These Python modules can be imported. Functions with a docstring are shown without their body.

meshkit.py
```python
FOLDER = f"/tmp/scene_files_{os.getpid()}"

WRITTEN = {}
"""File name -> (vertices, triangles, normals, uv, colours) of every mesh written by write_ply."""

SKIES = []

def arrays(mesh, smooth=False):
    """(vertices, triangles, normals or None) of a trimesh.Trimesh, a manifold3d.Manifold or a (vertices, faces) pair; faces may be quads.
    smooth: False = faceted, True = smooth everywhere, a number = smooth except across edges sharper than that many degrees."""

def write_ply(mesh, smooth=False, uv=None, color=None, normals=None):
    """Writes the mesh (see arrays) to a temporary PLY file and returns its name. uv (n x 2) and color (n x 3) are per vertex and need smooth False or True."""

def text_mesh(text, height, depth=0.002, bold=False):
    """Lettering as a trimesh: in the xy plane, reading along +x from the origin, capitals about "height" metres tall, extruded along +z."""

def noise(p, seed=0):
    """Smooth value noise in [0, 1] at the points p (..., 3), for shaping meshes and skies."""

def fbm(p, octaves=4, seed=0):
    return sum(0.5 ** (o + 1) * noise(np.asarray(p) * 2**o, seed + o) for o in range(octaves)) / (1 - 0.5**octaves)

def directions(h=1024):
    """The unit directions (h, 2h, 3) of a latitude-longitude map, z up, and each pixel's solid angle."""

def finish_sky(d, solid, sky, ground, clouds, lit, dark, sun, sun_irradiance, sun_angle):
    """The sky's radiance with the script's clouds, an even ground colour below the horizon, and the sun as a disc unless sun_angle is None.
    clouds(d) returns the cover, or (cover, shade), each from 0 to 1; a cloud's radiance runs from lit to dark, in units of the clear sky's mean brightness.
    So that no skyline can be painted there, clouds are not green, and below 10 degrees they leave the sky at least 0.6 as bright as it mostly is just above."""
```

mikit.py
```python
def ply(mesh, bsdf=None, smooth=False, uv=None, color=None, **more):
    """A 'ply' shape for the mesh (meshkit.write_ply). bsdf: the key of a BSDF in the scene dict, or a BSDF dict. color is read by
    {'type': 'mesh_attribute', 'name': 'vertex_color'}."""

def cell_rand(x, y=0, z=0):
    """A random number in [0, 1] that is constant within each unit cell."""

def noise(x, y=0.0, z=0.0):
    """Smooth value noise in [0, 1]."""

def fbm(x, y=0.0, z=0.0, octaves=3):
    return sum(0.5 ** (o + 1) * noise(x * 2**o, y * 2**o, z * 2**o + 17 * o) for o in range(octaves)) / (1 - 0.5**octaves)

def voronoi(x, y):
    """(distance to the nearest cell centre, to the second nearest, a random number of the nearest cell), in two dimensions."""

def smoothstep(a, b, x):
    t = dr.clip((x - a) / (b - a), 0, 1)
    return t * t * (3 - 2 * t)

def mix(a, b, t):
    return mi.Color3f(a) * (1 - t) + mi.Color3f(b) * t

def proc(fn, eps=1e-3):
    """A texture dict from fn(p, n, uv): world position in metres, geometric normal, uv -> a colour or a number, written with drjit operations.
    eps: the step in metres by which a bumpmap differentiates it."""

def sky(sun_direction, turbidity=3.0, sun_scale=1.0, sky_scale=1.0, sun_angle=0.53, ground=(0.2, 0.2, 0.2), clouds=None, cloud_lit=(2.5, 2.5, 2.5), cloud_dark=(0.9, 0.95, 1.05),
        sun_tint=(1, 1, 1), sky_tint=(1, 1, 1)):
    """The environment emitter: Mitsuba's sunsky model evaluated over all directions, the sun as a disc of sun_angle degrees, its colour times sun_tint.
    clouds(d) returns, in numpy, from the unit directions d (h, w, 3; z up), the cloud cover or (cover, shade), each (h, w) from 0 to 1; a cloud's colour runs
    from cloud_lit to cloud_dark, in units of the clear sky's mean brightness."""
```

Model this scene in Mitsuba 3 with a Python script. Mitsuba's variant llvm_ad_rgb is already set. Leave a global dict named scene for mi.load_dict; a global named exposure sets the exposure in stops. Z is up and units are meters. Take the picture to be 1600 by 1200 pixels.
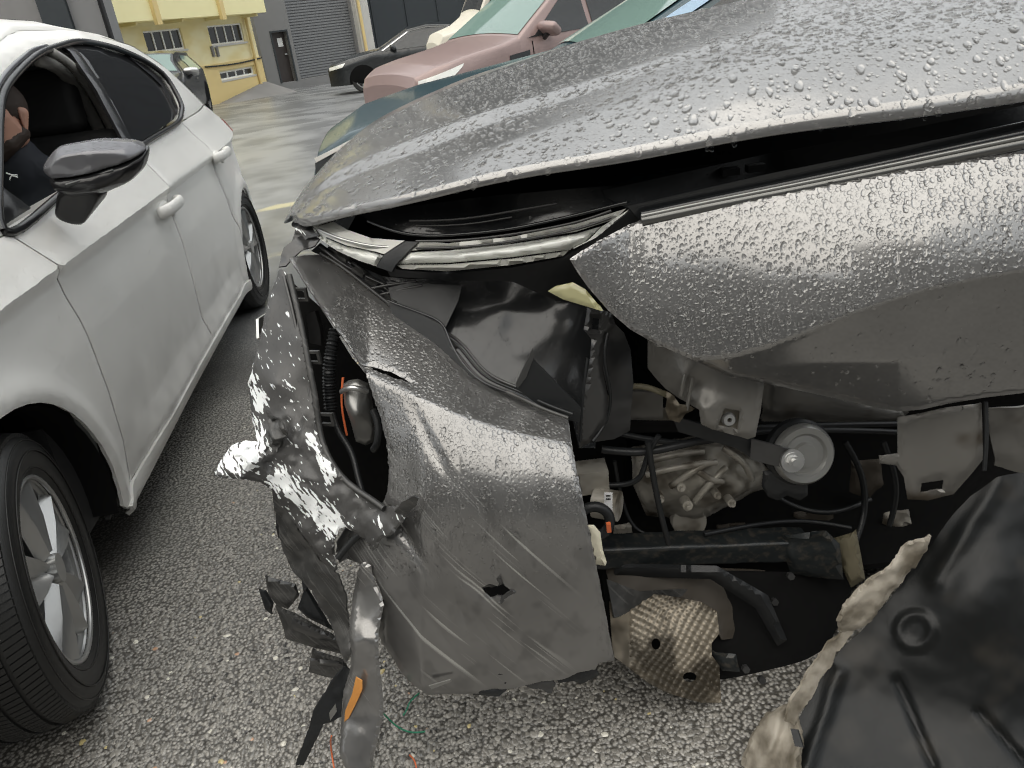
import math, random, numpy as np, trimesh, mitsuba as mi, drjit as dr, mikit, meshkit
import manifold3d as m3
from scipy.interpolate import RBFInterpolator, CubicSpline
from scipy.spatial import Delaunay, cKDTree
import shapely
from shapely.geometry import Polygon, Point, LineString
from mikit import proc, noise, fbm, voronoi, smoothstep, mix, cell_rand
# ------------------------------------------------------------------ camera, sky, exposure
scene, labels = {'type': 'scene'}, {}
CAM, FPX, PITCH, ROLL = np.array([0, 0, 1.3]), 1200.0, math.radians(26), math.radians(7)
FWD = np.array([0, math.cos(PITCH), -math.sin(PITCH)])
_R0, _D0 = np.array([1.0, 0, 0]), np.array([0, -math.sin(PITCH), -math.cos(PITCH)])
RIGHT = _R0 * math.cos(ROLL) + _D0 * math.sin(ROLL)
DOWN = -_R0 * math.sin(ROLL) + _D0 * math.cos(ROLL)
T = mi.ScalarTransform4f
scene['camera'] = {'type': 'perspective', 'fov': math.degrees(2 * math.atan(800 / FPX)), 'fov_axis': 'x', 'near_clip': 0.05, 'far_clip': 400.0,
                   'to_world': T().look_at(origin=CAM.tolist(), target=(CAM + FWD).tolist(), up=(-DOWN).tolist())}
exposure = 3.0
scene['sky'] = mikit.sky((-0.25, -0.35, 0.9), turbidity=3, sun_scale=0.2, sun_angle=85, clouds=lambda d: (1.0, 1 - (1 + 2.6 * np.clip(d[..., 2], 0, 1)) / 3.6),
                         sun_tint=(.94, 1.0, 1.07), cloud_lit=(2.32, 2.40, 2.44), cloud_dark=(0, 0, 0))
rng = np.random.default_rng(7)

# ------------------------------------------------------------------ materials
def pr(c, rough=.5, metal=0.0, **k):
    return {'type': 'principled', 'base_color': c if isinstance(c, dict) else {'type': 'rgb', 'value': list(c) if not np.isscalar(c) else [c] * 3},
            'roughness': rough, 'metallic': metal, **k}
def mat(name, bsdf, two=True):
    scene['mat_' + name] = {'type': 'twosided', 'bsdf': bsdf} if two else bsdf
    return 'mat_' + name
def grey_paint(p, n, uv):
    d = fbm(p.x * 9, p.y * 9, p.z * 9, octaves=3)
    s = noise(p.x * 220 + p.z * 90, p.y * 220, p.z * 160)
    v = 0.26 + 0.06 * (d - .5) + .03 * (s - .5)
    return mi.Color3f(v * 1.0, v * .985, v * .965)
PAINT = mat('paint_grey', pr(proc(grey_paint), .145, .76, specular=.6, clearcoat=1.0, clearcoat_gloss=.97))
def bumper_paint(p, n, uv):
    d = fbm(p.x * 9, p.y * 9, p.z * 9, octaves=3)
    v = 0.22 + 0.10 * (d - .5) - .05 * smoothstep(.5, .75, fbm(p.x * 34, p.y * 20, p.z * 22, octaves=3))
    a, b = p.x * .80 + p.z * .6, p.x * .6 - p.z * .80            # along the scratches / across them: scraped from upper left to lower right
    a = p.x * .62 - p.z * .785; b = p.x * .785 + p.z * .62
    w = noise(b * 190, a * 5.0, 3.0); w2 = noise(b * 70, a * 3.0, 9.0)
    zone = smoothstep(.70, .60, p.z) * smoothstep(.08, -.03, p.x) * smoothstep(.22, .3, p.z)
    w3 = noise(b * 520, a * 9.0, 5.0); w4 = noise(b * 38 + 3, a * 7.0, 1.0)
    hit = dr.minimum(1.0, smoothstep(.74, .9, w) * smoothstep(.5, .7, w2) + .55 * smoothstep(.62, .85, w3) * smoothstep(.52, .72, w4)) * zone
    return mix(mi.Color3f(v, v * .985, v * .965), mi.Color3f(.62, .62, .60), hit * .8)
BUMPER = mat('paint_bumper', pr(proc(bumper_paint), .19, .74, specular=.5, clearcoat=.8, clearcoat_gloss=.94))
def corner_paint(p, n, uv):
    d = fbm(p.x * 12, p.y * 12, p.z * 12, octaves=3)
    v = 0.055 + 0.05 * (d - .5)
    def seg(ax, az, bx, bz, r):                # paint of the other car, rubbed on along a stroke
        dx, dz = bx - ax, bz - az; L2 = dx * dx + dz * dz
        t = dr.clip(((p.x - ax) * dx + (p.z - az) * dz) / L2, 0, 1)
        return smoothstep(r, 0.0, dr.sqrt(dr.square(p.x - ax - t * dx) + dr.square(p.z - az - t * dz)))
    zone = dr.maximum(dr.maximum(seg(-.545, .655, -.47, .655, .05), seg(-.485, .765, -.455, .72, .032)), dr.maximum(seg(-.425, .60, -.335, .53, .042), seg(-.36, .66, -.33, .615, .022)))
    a = p.x * .62 - p.z * .785; b = p.x * .785 + p.z * .62
    w = .5 * fbm(b * 90, a * 50, p.y * 40, octaves=4) + .5 * fbm(b * 330, a * 110, 2.0, octaves=2)
    hit = smoothstep(.53, .57, w * .80 + zone * .27)
    return mix(mi.Color3f(v, v * .985, v * .965), mi.Color3f(.72, .74, .74), hit)
CORNER = mat('paint_corner', pr(proc(corner_paint), .38, .05, specular=.4, clearcoat=.3, clearcoat_gloss=.85))
def raw_c(p, n, uv):
    d = fbm(p.x * 30, p.y * 30, p.z * 30, octaves=4); st = noise((p.x * .785 + p.z * .62) * 500, (p.x * .62 - p.z * .785) * 14, 4.0)
    return mix(mi.Color3f(.028, .028, .027), mi.Color3f(.085, .083, .08), smoothstep(.45, .8, d) * .6 + .5 * smoothstep(.72, .9, st))
RAWPL = mat('raw_plastic', pr(proc(raw_c), .36, specular=.5))
BLACK = mat('black_plastic', pr((.012, .013, .014), .42, specular=.4))
GLOSSBLK = mat('gloss_black', pr((.008, .009, .010), .12, specular=.55, clearcoat=.6))
def liner_col(p, n, uv):
    d = fbm(p.x * 14, p.y * 14, p.z * 14, octaves=3)
    return mix(mi.Color3f(.0055, .0062, .0064), mi.Color3f(.022, .020, .017), smoothstep(.52, .8, d) * .8)
LINER = mat('liner', pr(proc(liner_col), .40, specular=.3))
GRIME = mat('grimy_brown', pr((.045, .038, .030), .55, specular=.3))
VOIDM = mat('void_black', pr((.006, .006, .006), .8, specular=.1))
def dirty_metal(p, n, uv):
    d = fbm(p.x * 22, p.y * 22, p.z * 22, octaves=3)
    return mix(mi.Color3f(.35, .33, .29), mi.Color3f(.10, .085, .065), smoothstep(.4, .75, d))
CAST = mat('cast_metal', pr(proc(dirty_metal), .45, .35, specular=.4))
def primer_c(p, n, uv):
    d = fbm(p.x * 16, p.y * 16, p.z * 16, octaves=3)
    return mix(mi.Color3f(.135, .13, .12), mi.Color3f(.06, .05, .038), smoothstep(.55, .8, d))
PRIMER = mat('primer_metal', pr(proc(primer_c), .32, .3, specular=.5))
DKMETAL = mat('dark_metal', pr((.05, .05, .05), .25, .4, specular=.5, clearcoat=.4))
SILVER = mat('silver', pr((.55, .55, .54), .28, .9))
DISCM = mat('disc_metal', pr((.26, .26, .25), .33, .7))
def subframe_c(p, n, uv):
    d = fbm(p.x * 90, p.y * 90, p.z * 90, octaves=4)
    return mix(mi.Color3f(.013, .016, .017), mi.Color3f(.040, .036, .030), smoothstep(.45, .8, d))
RAILM = mat('rail_metal', pr((.13, .13, .125), .22, .8, clearcoat=.6))
SUBFR = mat('subframe', pr(proc(subframe_c), .4, .1, specular=.5))
def heat_c(p, n, uv):
    d = fbm(p.x * 18, p.y * 18, p.z * 18, octaves=3)
    return mix(mi.Color3f(.25, .215, .165), mi.Color3f(.06, .05, .036), smoothstep(.3, .62, d))
HEAT = mat('heat_foil', pr(proc(heat_c), .38, .55))
def felt_c(p, n, uv):
    d = fbm(p.x * 25, p.y * 25, p.z * 25, octaves=4)
    return mix(mi.Color3f(.34, .31, .26), mi.Color3f(.10, .085, .062), smoothstep(.25, .8, d))
FELT = mat('felt', pr(proc(felt_c), .55, specular=.4))
CREAM = mat('cream_plastic', pr((.62, .58, .45), .4))
OLIVE = mat('olive_metal', pr((.13, .115, .075), .55))
LENS = mat('lens_pale', pr((.62, .63, .59), .10, .0, specular=.8, clearcoat=1.0, clearcoat_gloss=.98))
LENS2 = mat('lens_inner', pr((.36, .36, .33), .12, .1, specular=.8, clearcoat=1.0))
YELLOWED = mat('yellowed_lens', pr((.30, .285, .15), .15, specular=.6, clearcoat=.6))
WATER = mat('water', {'type': 'dielectric', 'int_ior': 1.33, 'ext_ior': 1.0}, two=False)
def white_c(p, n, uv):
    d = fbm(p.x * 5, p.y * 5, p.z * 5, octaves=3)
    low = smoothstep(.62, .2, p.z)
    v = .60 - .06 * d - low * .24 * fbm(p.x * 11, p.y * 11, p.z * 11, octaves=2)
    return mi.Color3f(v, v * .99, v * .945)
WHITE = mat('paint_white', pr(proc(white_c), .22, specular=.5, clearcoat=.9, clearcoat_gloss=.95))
WBLACK = mat('trim_black', pr((.014, .014, .015), .2, specular=.5))
WCAP = mat('mirror_cap', pr((.13, .13, .14), .16, .5, specular=.6, clearcoat=1.0))
DARKGLASS = mat('privacy_glass', pr((.013, .013, .014), .03, specular=.35))
CARGLASS = mat('car_glass', {'type': 'thindielectric', 'specular_transmittance': {'type': 'rgb', 'value': [.55, .62, .58]}}, two=False)
GREENGLASS = mat('green_glass', pr((.12, .19, .165), .04, specular=.7, clearcoat=1.0))
GLASSDK = mat('dark_window', pr((.02, .022, .023), .05, specular=.6))
RUBBER = mat('rubber', pr((.013, .013, .0125), .42, specular=.4))
RIM = mat('rim_silver', pr((.42, .42, .41), .3, .75, clearcoat=.3))
INTER = mat('interior_dark', pr((.018, .018, .018), .7))
INTERG = mat('interior_grey', pr((.30, .29, .27), .6))
VISOR = mat('visor', pr((.16, .19, .19), .7))
SKIN = mat('skin', pr((.46, .25, .18), .5))
HAIR = mat('hair', pr((.035, .022, .016), .7))
JACKET = mat('jacket', pr((.012, .014, .020), .8))
LOGO = mat('logo_white', pr((.75, .75, .75), .6))
REDL = mat('red_lamp', pr((.25, .01, .01), .15, specular=.6))
PINK = mat('paint_pink', pr((.25, .18, .168), .25, .25, clearcoat=1.0))
TEAL = mat('paint_teal', pr((.02, .045, .055), .18, .2, clearcoat=1.0))
BLKPAINT = mat('paint_black', pr((.010, .012, .013), .15, specular=.5, clearcoat=1.0))
BEIGE = mat('paint_beige', pr((.55, .52, .44), .35, clearcoat=.5))
LTBLUE = mat('light_blue', pr((.33, .47, .62), .3, clearcoat=.4))
GREENW = mat('wire_green', pr((.02, .20, .11), .4))
ORANGEW = mat('wire_orange', pr((.60, .14, .05), .4))
def yel_c(p, n, uv):
    d = fbm(p.x * 1.3, p.y * 1.3, p.z * 2.5, octaves=4)
    return mix(mi.Color3f(.70, .60, .30), mi.Color3f(.76, .70, .44), smoothstep(.3, .7, d))
YWALL = mat('yellow_wall', pr(proc(yel_c), .8))
YPALE = mat('pale_yellow', pr((.80, .74, .42), .8))
YORANGE = mat('ochre', pr((.66, .52, .24), .8))
def conc(p, n, uv):
    d = fbm(p.x * 1.1, p.y * 1.1, p.z * .5, octaves=4)
    v = .19 + .10 * (d - .5)
    return mi.Color3f(v, v * .98, v * .96)
CONC = mat('concrete', pr(proc(conc), .85))
GWALL = mat('grey_wall', pr((.19, .19, .19), .8))
SHUT = mat('shutter', pr((.20, .205, .21), .5, .3))
DOORM = mat('door_dark', pr((.035, .028, .025), .5))
CHAR = mat('charcoal_wall', pr((.028, .034, .038), .7))
WFRAME = mat('window_white', pr((.72, .72, .70), .5))
LTSTONE = mat('light_stone', pr((.48, .47, .44), .7))
def ground_c(p, n, uv):
    f1, f2, c = voronoi(p.x * 110, p.y * 110)
    g = fbm(p.x * 1.6, p.y * 1.6, octaves=4); gf = noise(p.x * 300, p.y * 300)
    st = (.155 + .12 * c) * (.55 + .75 * smoothstep(.33, .66, g))
    base = mi.Color3f(st, st * .955, st * .87) * smoothstep(.62, .15, f1) + mi.Color3f(.062, .058, .050) * smoothstep(.15, .62, f1)
    base = base * (.75 + .5 * gf)
    far = mix(mi.Color3f(.095, .098, .10), mi.Color3f(.18, .184, .186), smoothstep(.3, .7, g))
    paint = smoothstep(.5, .62, fbm(p.x * 2.2 + 4, p.y * 2.2, octaves=4)) * smoothstep(.16, .08, dr.abs(p.y - 7.3 - .35 * p.x)) * smoothstep(-.6, -1.0, p.x)
    paint = dr.maximum(paint, smoothstep(.54, .64, fbm(p.x * 2.9, p.y * 2.9, octaves=4)) * smoothstep(.4, .2, dr.abs(p.y - 5.2 - .3 * p.x)) * smoothstep(.2, 0, p.x + .6) * .7)
    porous = smoothstep(.62, .8, voronoi(p.x * 38, p.y * 38)[2]) * smoothstep(.5, .62, fbm(p.x * 3.1, p.y * 3.1, octaves=3)) * smoothstep(.34, .2, voronoi(p.x * 38, p.y * 38)[0])
    base = base * (1 - .75 * porous)
    c2 = mix(base, far, smoothstep(2.5, 4.5, p.y))
    return mix(c2, mi.Color3f(.50, .45, .24), paint * .55)
def ground_r(p, n, uv):
    g = fbm(p.x * .8 + 3, p.y * .45, octaves=5)
    wet = smoothstep(.30, .75, g)
    return mi.Float(.32 - .12 * wet)
def ground_b(p, n, uv):
    f1, f2, c = voronoi(p.x * 110, p.y * 110)
    near = smoothstep(6.0, 2.0, p.y)
    return (smoothstep(.75, .1, f1) * .0022 + .0012 * noise(p.x * 420, p.y * 420)) * near + .0016 * fbm(p.x * 25, p.y * 25, octaves=3) + .003 * fbm(p.x * 30, p.y * 30, octaves=3) * smoothstep(3.0, 6.0, p.y)
GROUND = mat('ground', {'type': 'bumpmap', 'arbitrary': proc(ground_b, eps=8e-4), 'scale': 1.0,
                        'bsdf': pr(proc(ground_c), proc(ground_r), specular=.8)})
STONE = mat('stone', pr({'type': 'mesh_attribute', 'name': 'vertex_color'}, .13, specular=.7, clearcoat=1.0))

# ------------------------------------------------------------------ helpers
def ray(px, py):
    return FWD + RIGHT * (px - 800) / FPX + DOWN * (py - 600) / FPX
def Y(px, py, y):                      # point of the plane y = const seen at a photo pixel
    d = ray(px, py); return CAM + d * (y / d[1])
def Zp(px, py, z):
    d = ray(px, py); return CAM + d * ((z - CAM[2]) / d[2])
def D_(px, py, dist):
    return CAM + ray(px, py) * dist
def add(key, mesh, bsdf, smooth=30, **k):
    n, base = 1, key
    while key in scene:
        key = f'{base}_{n:03d}'; n += 1
    scene[key] = mikit.ply(mesh, bsdf, smooth=smooth, **k)
    return key
def name(key, label, category=None, group=None, kind=None):
    labels[key] = {'label': label}
    if category: labels[key]['category'] = category
    if group: labels[key]['group'] = group
    if kind: labels[key]['kind'] = kind
def tm(v, f): return trimesh.Trimesh(np.asarray(v, float), np.asarray(f, int), process=False)
def cat(ms): return trimesh.util.concatenate([m if isinstance(m, trimesh.Trimesh) else frm(m) for m in ms])
def frm(man):
    m = man.to_mesh(); return tm(m.vert_properties[:, :3], m.tri_verts)
def man(mesh): return m3.Manifold(m3.Mesh(np.asarray(mesh.vertices, np.float32), np.asarray(mesh.faces, np.uint32)))
def box(c, e, R=None):
    b = trimesh.creation.box(extents=e)
    if R is not None: b.apply_transform(R)
    b.apply_translation(c); return b
def rbox(e, r=.01, seg=6):
    x, y, z = [max(v / 2 - r, 1e-4) for v in e]
    s = m3.Manifold.sphere(r, seg * 2)
    return m3.Manifold.batch_hull([s.translate([a * x, b * y, c * z]) for a in (-1, 1) for b in (-1, 1) for c in (-1, 1)])
def frame(o, ax, az=None):             # 4x4 with columns ax (x), ay, az at o
    ax = np.asarray(ax, float); ax = ax / np.linalg.norm(ax)
    az = np.array([0, 0, 1.0]) if az is None else np.asarray(az, float)
    ay = np.cross(az, ax); ay /= np.linalg.norm(ay); az = np.cross(ax, ay)
    M = np.eye(4); M[:3, 0], M[:3, 1], M[:3, 2], M[:3, 3] = ax, ay, az, o
    return M
def catmull(pts, n=8, closed=False):
    p = np.asarray(pts, float)
    t = np.concatenate([[0], np.cumsum(np.linalg.norm(np.diff(np.vstack([p, p[:1]]) if closed else p, axis=0), axis=1) ** .5)])
    cs = CubicSpline(t, np.vstack([p, p[:1]]) if closed else p, bc_type='periodic' if closed else 'natural')
    m = n * (len(p) if closed else len(p) - 1)
    return cs(np.linspace(0, t[-1], m + (0 if closed else 1)))[: m if closed else None]
def tube(pts, r, sides=10, caps=True, ridge=None):
    p = np.asarray(pts, float); N = len(p)
    t = np.gradient(p, axis=0); t /= np.linalg.norm(t, axis=1, keepdims=True) + 1e-12
    a = np.cross(t[0], [0.13, .2, 1.0]); a /= np.linalg.norm(a); fr = []
    for i in range(N):
        a = a - t[i] * (a @ t[i]); a /= np.linalg.norm(a); fr.append(a.copy())
    fr = np.array(fr); b = np.cross(t, fr); ang = np.arange(sides) * 2 * np.pi / sides
    r = np.broadcast_to(r, (N,))
    v = p[:, None] + r[:, None, None] * (np.cos(ang)[None, :, None] * fr[:, None] + np.sin(ang)[None, :, None] * b[:, None])
    i, j = np.meshgrid(np.arange(N - 1), np.arange(sides), indexing='ij')
    q = np.stack([i * sides + j, i * sides + (j + 1) % sides, (i + 1) * sides + (j + 1) % sides, (i + 1) * sides + j], -1).reshape(-1, 4)
    f = np.vstack([q[:, [0, 1, 2]], q[:, [0, 2, 3]]]); v = v.reshape(-1, 3)
    if caps:
        v = np.vstack([v, p[0], p[-1]]); k = len(v)
        f = np.vstack([f, [[k - 2, (j + 1) % sides, j] for j in range(sides)], [[k - 1, (N - 1) * sides + j, (N - 1) * sides + (j + 1) % sides] for j in range(sides)]])
    return tm(v, f)
def resample(p, step, closed=True):
    p = np.asarray(p, float); out = []
    for a, b in zip(p, np.vstack([p[1:], p[:1]]) if closed else p[1:]):
        n = max(1, int(round(np.linalg.norm(b - a) / step)))
        out += [a + (b - a) * k / n for k in range(n)]
    if not closed: out.append(p[-1])
    return np.array(out)
def mesh2d(outline, step, holes=(), jag=0.0, seed=1):
    """triangles of a polygon at about the given spacing: 2-D points, faces, distance of each point to the outline"""
    r = np.random.default_rng(seed)
    rings = [resample(o, step) for o in [outline, *holes]]
    if jag:
        rings = [q + r.normal(0, jag, q.shape) for q in rings]
    poly = Polygon(rings[0], [q for q in rings[1:]]).buffer(0)
    if poly.geom_type != 'Polygon': poly = max(poly.geoms, key=lambda g: g.area)
    rings = [np.array(q.coords)[:-1] for q in [poly.exterior, *poly.interiors]]
    x0, y0, x1, y1 = poly.bounds
    gx, gy = np.meshgrid(np.arange(x0, x1, step), np.arange(y0, y1, step * .87))
    gx = gx + (np.arange(gx.shape[0]) % 2)[:, None] * step / 2
    g = np.stack([gx.ravel(), gy.ravel()], 1) + r.normal(0, step * .03, (gx.size, 2))
    inner = poly.buffer(-step * .5)
    g = g[shapely.contains_xy(inner, g[:, 0], g[:, 1])]
    P = np.vstack(rings + [g]); tri = Delaunay(P).simplices
    c = P[tri].mean(1); tri = tri[shapely.contains_xy(poly, c[:, 0], c[:, 1])]
    e1, e2 = P[tri[:, 1]] - P[tri[:, 0]], P[tri[:, 2]] - P[tri[:, 0]]
    ar = e1[:, 0] * e2[:, 1] - e1[:, 1] * e2[:, 0]
    tri = tri[np.abs(ar) > 1e-9 * step * step]; ar = ar[np.abs(ar) > 1e-9 * step * step]
    tri[ar < 0] = tri[ar < 0][:, ::-1]
    dist = shapely.distance(shapely.points(P), poly.boundary)
    return P, tri, dist
def vnormals(v, f):
    n = np.zeros_like(v); fn = np.cross(v[f[:, 1]] - v[f[:, 0]], v[f[:, 2]] - v[f[:, 0]])
    for k in range(3): np.add.at(n, f[:, k], fn)
    return n / (np.linalg.norm(n, axis=1, keepdims=True) + 1e-15)
def thicken(v, f, th):
    n = vnormals(v, f); N = len(v)
    e = np.vstack([f[:, [0, 1]], f[:, [1, 2]], f[:, [2, 0]]])
    und = np.sort(e, 1); _, inv, cnt = np.unique(und, axis=0, return_inverse=True, return_counts=True)
    be = e[cnt[inv.ravel()] == 1]
    back = v - n * th
    side = np.vstack([np.stack([be[:, 1], be[:, 0], be[:, 0] + N], 1), np.stack([be[:, 1], be[:, 0] + N, be[:, 1] + N], 1)])
    return tm(np.vstack([v, back]), np.vstack([f, f[:, ::-1] + N, side]))
def sheet(outline, depth, th=.003, step=8, holes=(), kernel='linear', smoothing=0.0, jag=0.0, rough=0.0, rs=12.0, hem=None, seed=1, bump=None):
    """a panel of sheet metal or plastic: its outline in photo pixels, its distance y (metres in front of the camera) through control points, its own thickness"""
    P, tri, dist = mesh2d(outline, step, holes, jag, seed)
    dp = None if callable(depth) else np.asarray(depth, float)
    if callable(depth): y = depth(P)
    elif len(dp) == 1: y = np.full(len(P), dp[0, 2])
    elif len(dp) == 2:
        t = ((P - dp[0, :2]) @ (dp[1, :2] - dp[0, :2])) / np.sum((dp[1, :2] - dp[0, :2]) ** 2); y = dp[0, 2] + t * (dp[1, 2] - dp[0, 2])
    else:
        y = RBFInterpolator(dp[:, :2] / 100, dp[:, 2], kernel=kernel, smoothing=smoothing)(P / 100)
    if bump is not None: y = y + bump(P)
    if hem: 
        t = np.clip(dist / hem[0], 0, 1); y = y + hem[1] * (1 - np.sqrt(np.maximum(0, 1 - (1 - t) ** 2)))
    d = FWD[None] + RIGHT[None] * ((P[:, :1] - 800) / FPX) + DOWN[None] * ((P[:, 1:] - 600) / FPX)
    v = CAM + d * (y / d[:, 1])[:, None]
    if rough: v[:, 1] += rough * (meshkit.fbm(v * rs, 3, seed) - .5)
    n = vnormals(v, tri)
    if (np.sum(n * (CAM - v), 1) > 0).mean() < .5: tri = tri[:, ::-1]
    return thicken(v, tri, th), v, tri
def drops(v, f, count, rmin, rmax, seed, expo=2.0, height=.52, clip=None, run=.35, seg=7, rings=((1.0, -.08), (.92, .50), (.58, .88))):
    """water drops on the triangles (v, f): domes with an uneven outline, larger ones drawn out downhill"""
    r = np.random.default_rng(seed)
    fn = np.cross(v[f[:, 1]] - v[f[:, 0]], v[f[:, 2]] - v[f[:, 0]]); area = np.linalg.norm(fn, axis=1) / 2
    if clip is not None: area = area * clip(v[f].mean(1), fn / (2 * area[:, None] + 1e-12))
    t = r.choice(len(f), count, p=area / area.sum())
    b = r.dirichlet([1, 1, 1], count); c = np.einsum('nk,nkd->nd', b, v[f[t]])
    vn = vnormals(v, f); n = np.einsum('nk,nkd->nd', b, vn[f[t]]); n /= np.linalg.norm(n, axis=1, keepdims=True)
    rad = rmin * (1 - r.random(count) * (1 - (rmin / rmax) ** expo)) ** (-1 / expo)
    order = np.argsort(-rad); c, n, rad = c[order], n[order], rad[order]
    tree = cKDTree(c); keep = np.ones(count, bool)
    big = int(count * .8)
    near = tree.query_ball_point(c[:big], rad[:big] * 1.75)
    for i in range(big):
        if not keep[i]: continue
        for j in near[i]:
            if j > i and np.linalg.norm(c[i] - c[j]) < rad[i] + .75 * rad[j]: keep[j] = False
    c, n, rad = c[keep], n[keep], rad[keep]; N = len(c)
    dn = np.array([0, 0, -1.0]) - n * (-n[:, 2:]); steep = np.linalg.norm(dn, axis=1)
    a = np.where(steep[:, None] > 1e-3, dn / np.maximum(steep, 1e-6)[:, None], [1.0, 0, 0]); bb = np.cross(n, a)
    ang = np.arange(seg) * 2 * np.pi / seg + r.random((N, 1)) * 6
    wob = 1 + .22 * np.cos(2 * ang + r.random((N, 1)) * 6) * r.random((N, 1)) + .18 * np.cos(3 * ang + r.random((N, 1)) * 6) * r.random((N, 1)) * (rad / rmax * 3).clip(0, 1)[:, None]
    el = 1 + run * steep * (rad / rmax * 2).clip(0, 1) * r.random(N)
    x, yv = wob * np.cos(ang) * el[:, None], wob * np.sin(ang) / np.sqrt(el)[:, None]
    V = []
    for rr, hh in rings:
        lean = .12 * hh * steep * rad
        V.append(c[:, None] + (rad[:, None] * rr * x + lean[:, None])[..., None] * a[:, None] + (rad[:, None] * rr * yv)[..., None] * bb[:, None] + (rad * hh * height)[:, None, None] * n[:, None])
    V.append((c + n * (rad * height)[:, None] + a * (.12 * steep * rad)[:, None])[:, None])
    V = np.concatenate(V, 1); K = V.shape[1]; F = []
    for k in range(len(rings) - 1):
        for j in range(seg):
            p, q = k * seg + j, k * seg + (j + 1) % seg
            F += [[p, q, q + seg], [p, q + seg, p + seg]]
    k = len(rings) - 1
    F += [[k * seg + j, k * seg + (j + 1) % seg, K - 1] for j in range(seg)]
    F = (np.array(F)[None] + (np.arange(N) * K)[:, None, None]).reshape(-1, 3)
    return tm(V.reshape(-1, 3), F)
def stuff_drops(key, v, f, *a, **k):
    kk = add(key, drops(v, f, *a, **k), WATER, smooth=True)
    labels[kk] = {'label': 'rain drops beaded on the paint', 'kind': 'stuff'}
SMOOTHDROP = ((1.0, -.08), (.965, .28), (.86, .58), (.66, .82), (.36, .95))
def ground_z(y): return -.03 * np.maximum(0, np.asarray(y, float) - 12)
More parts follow.
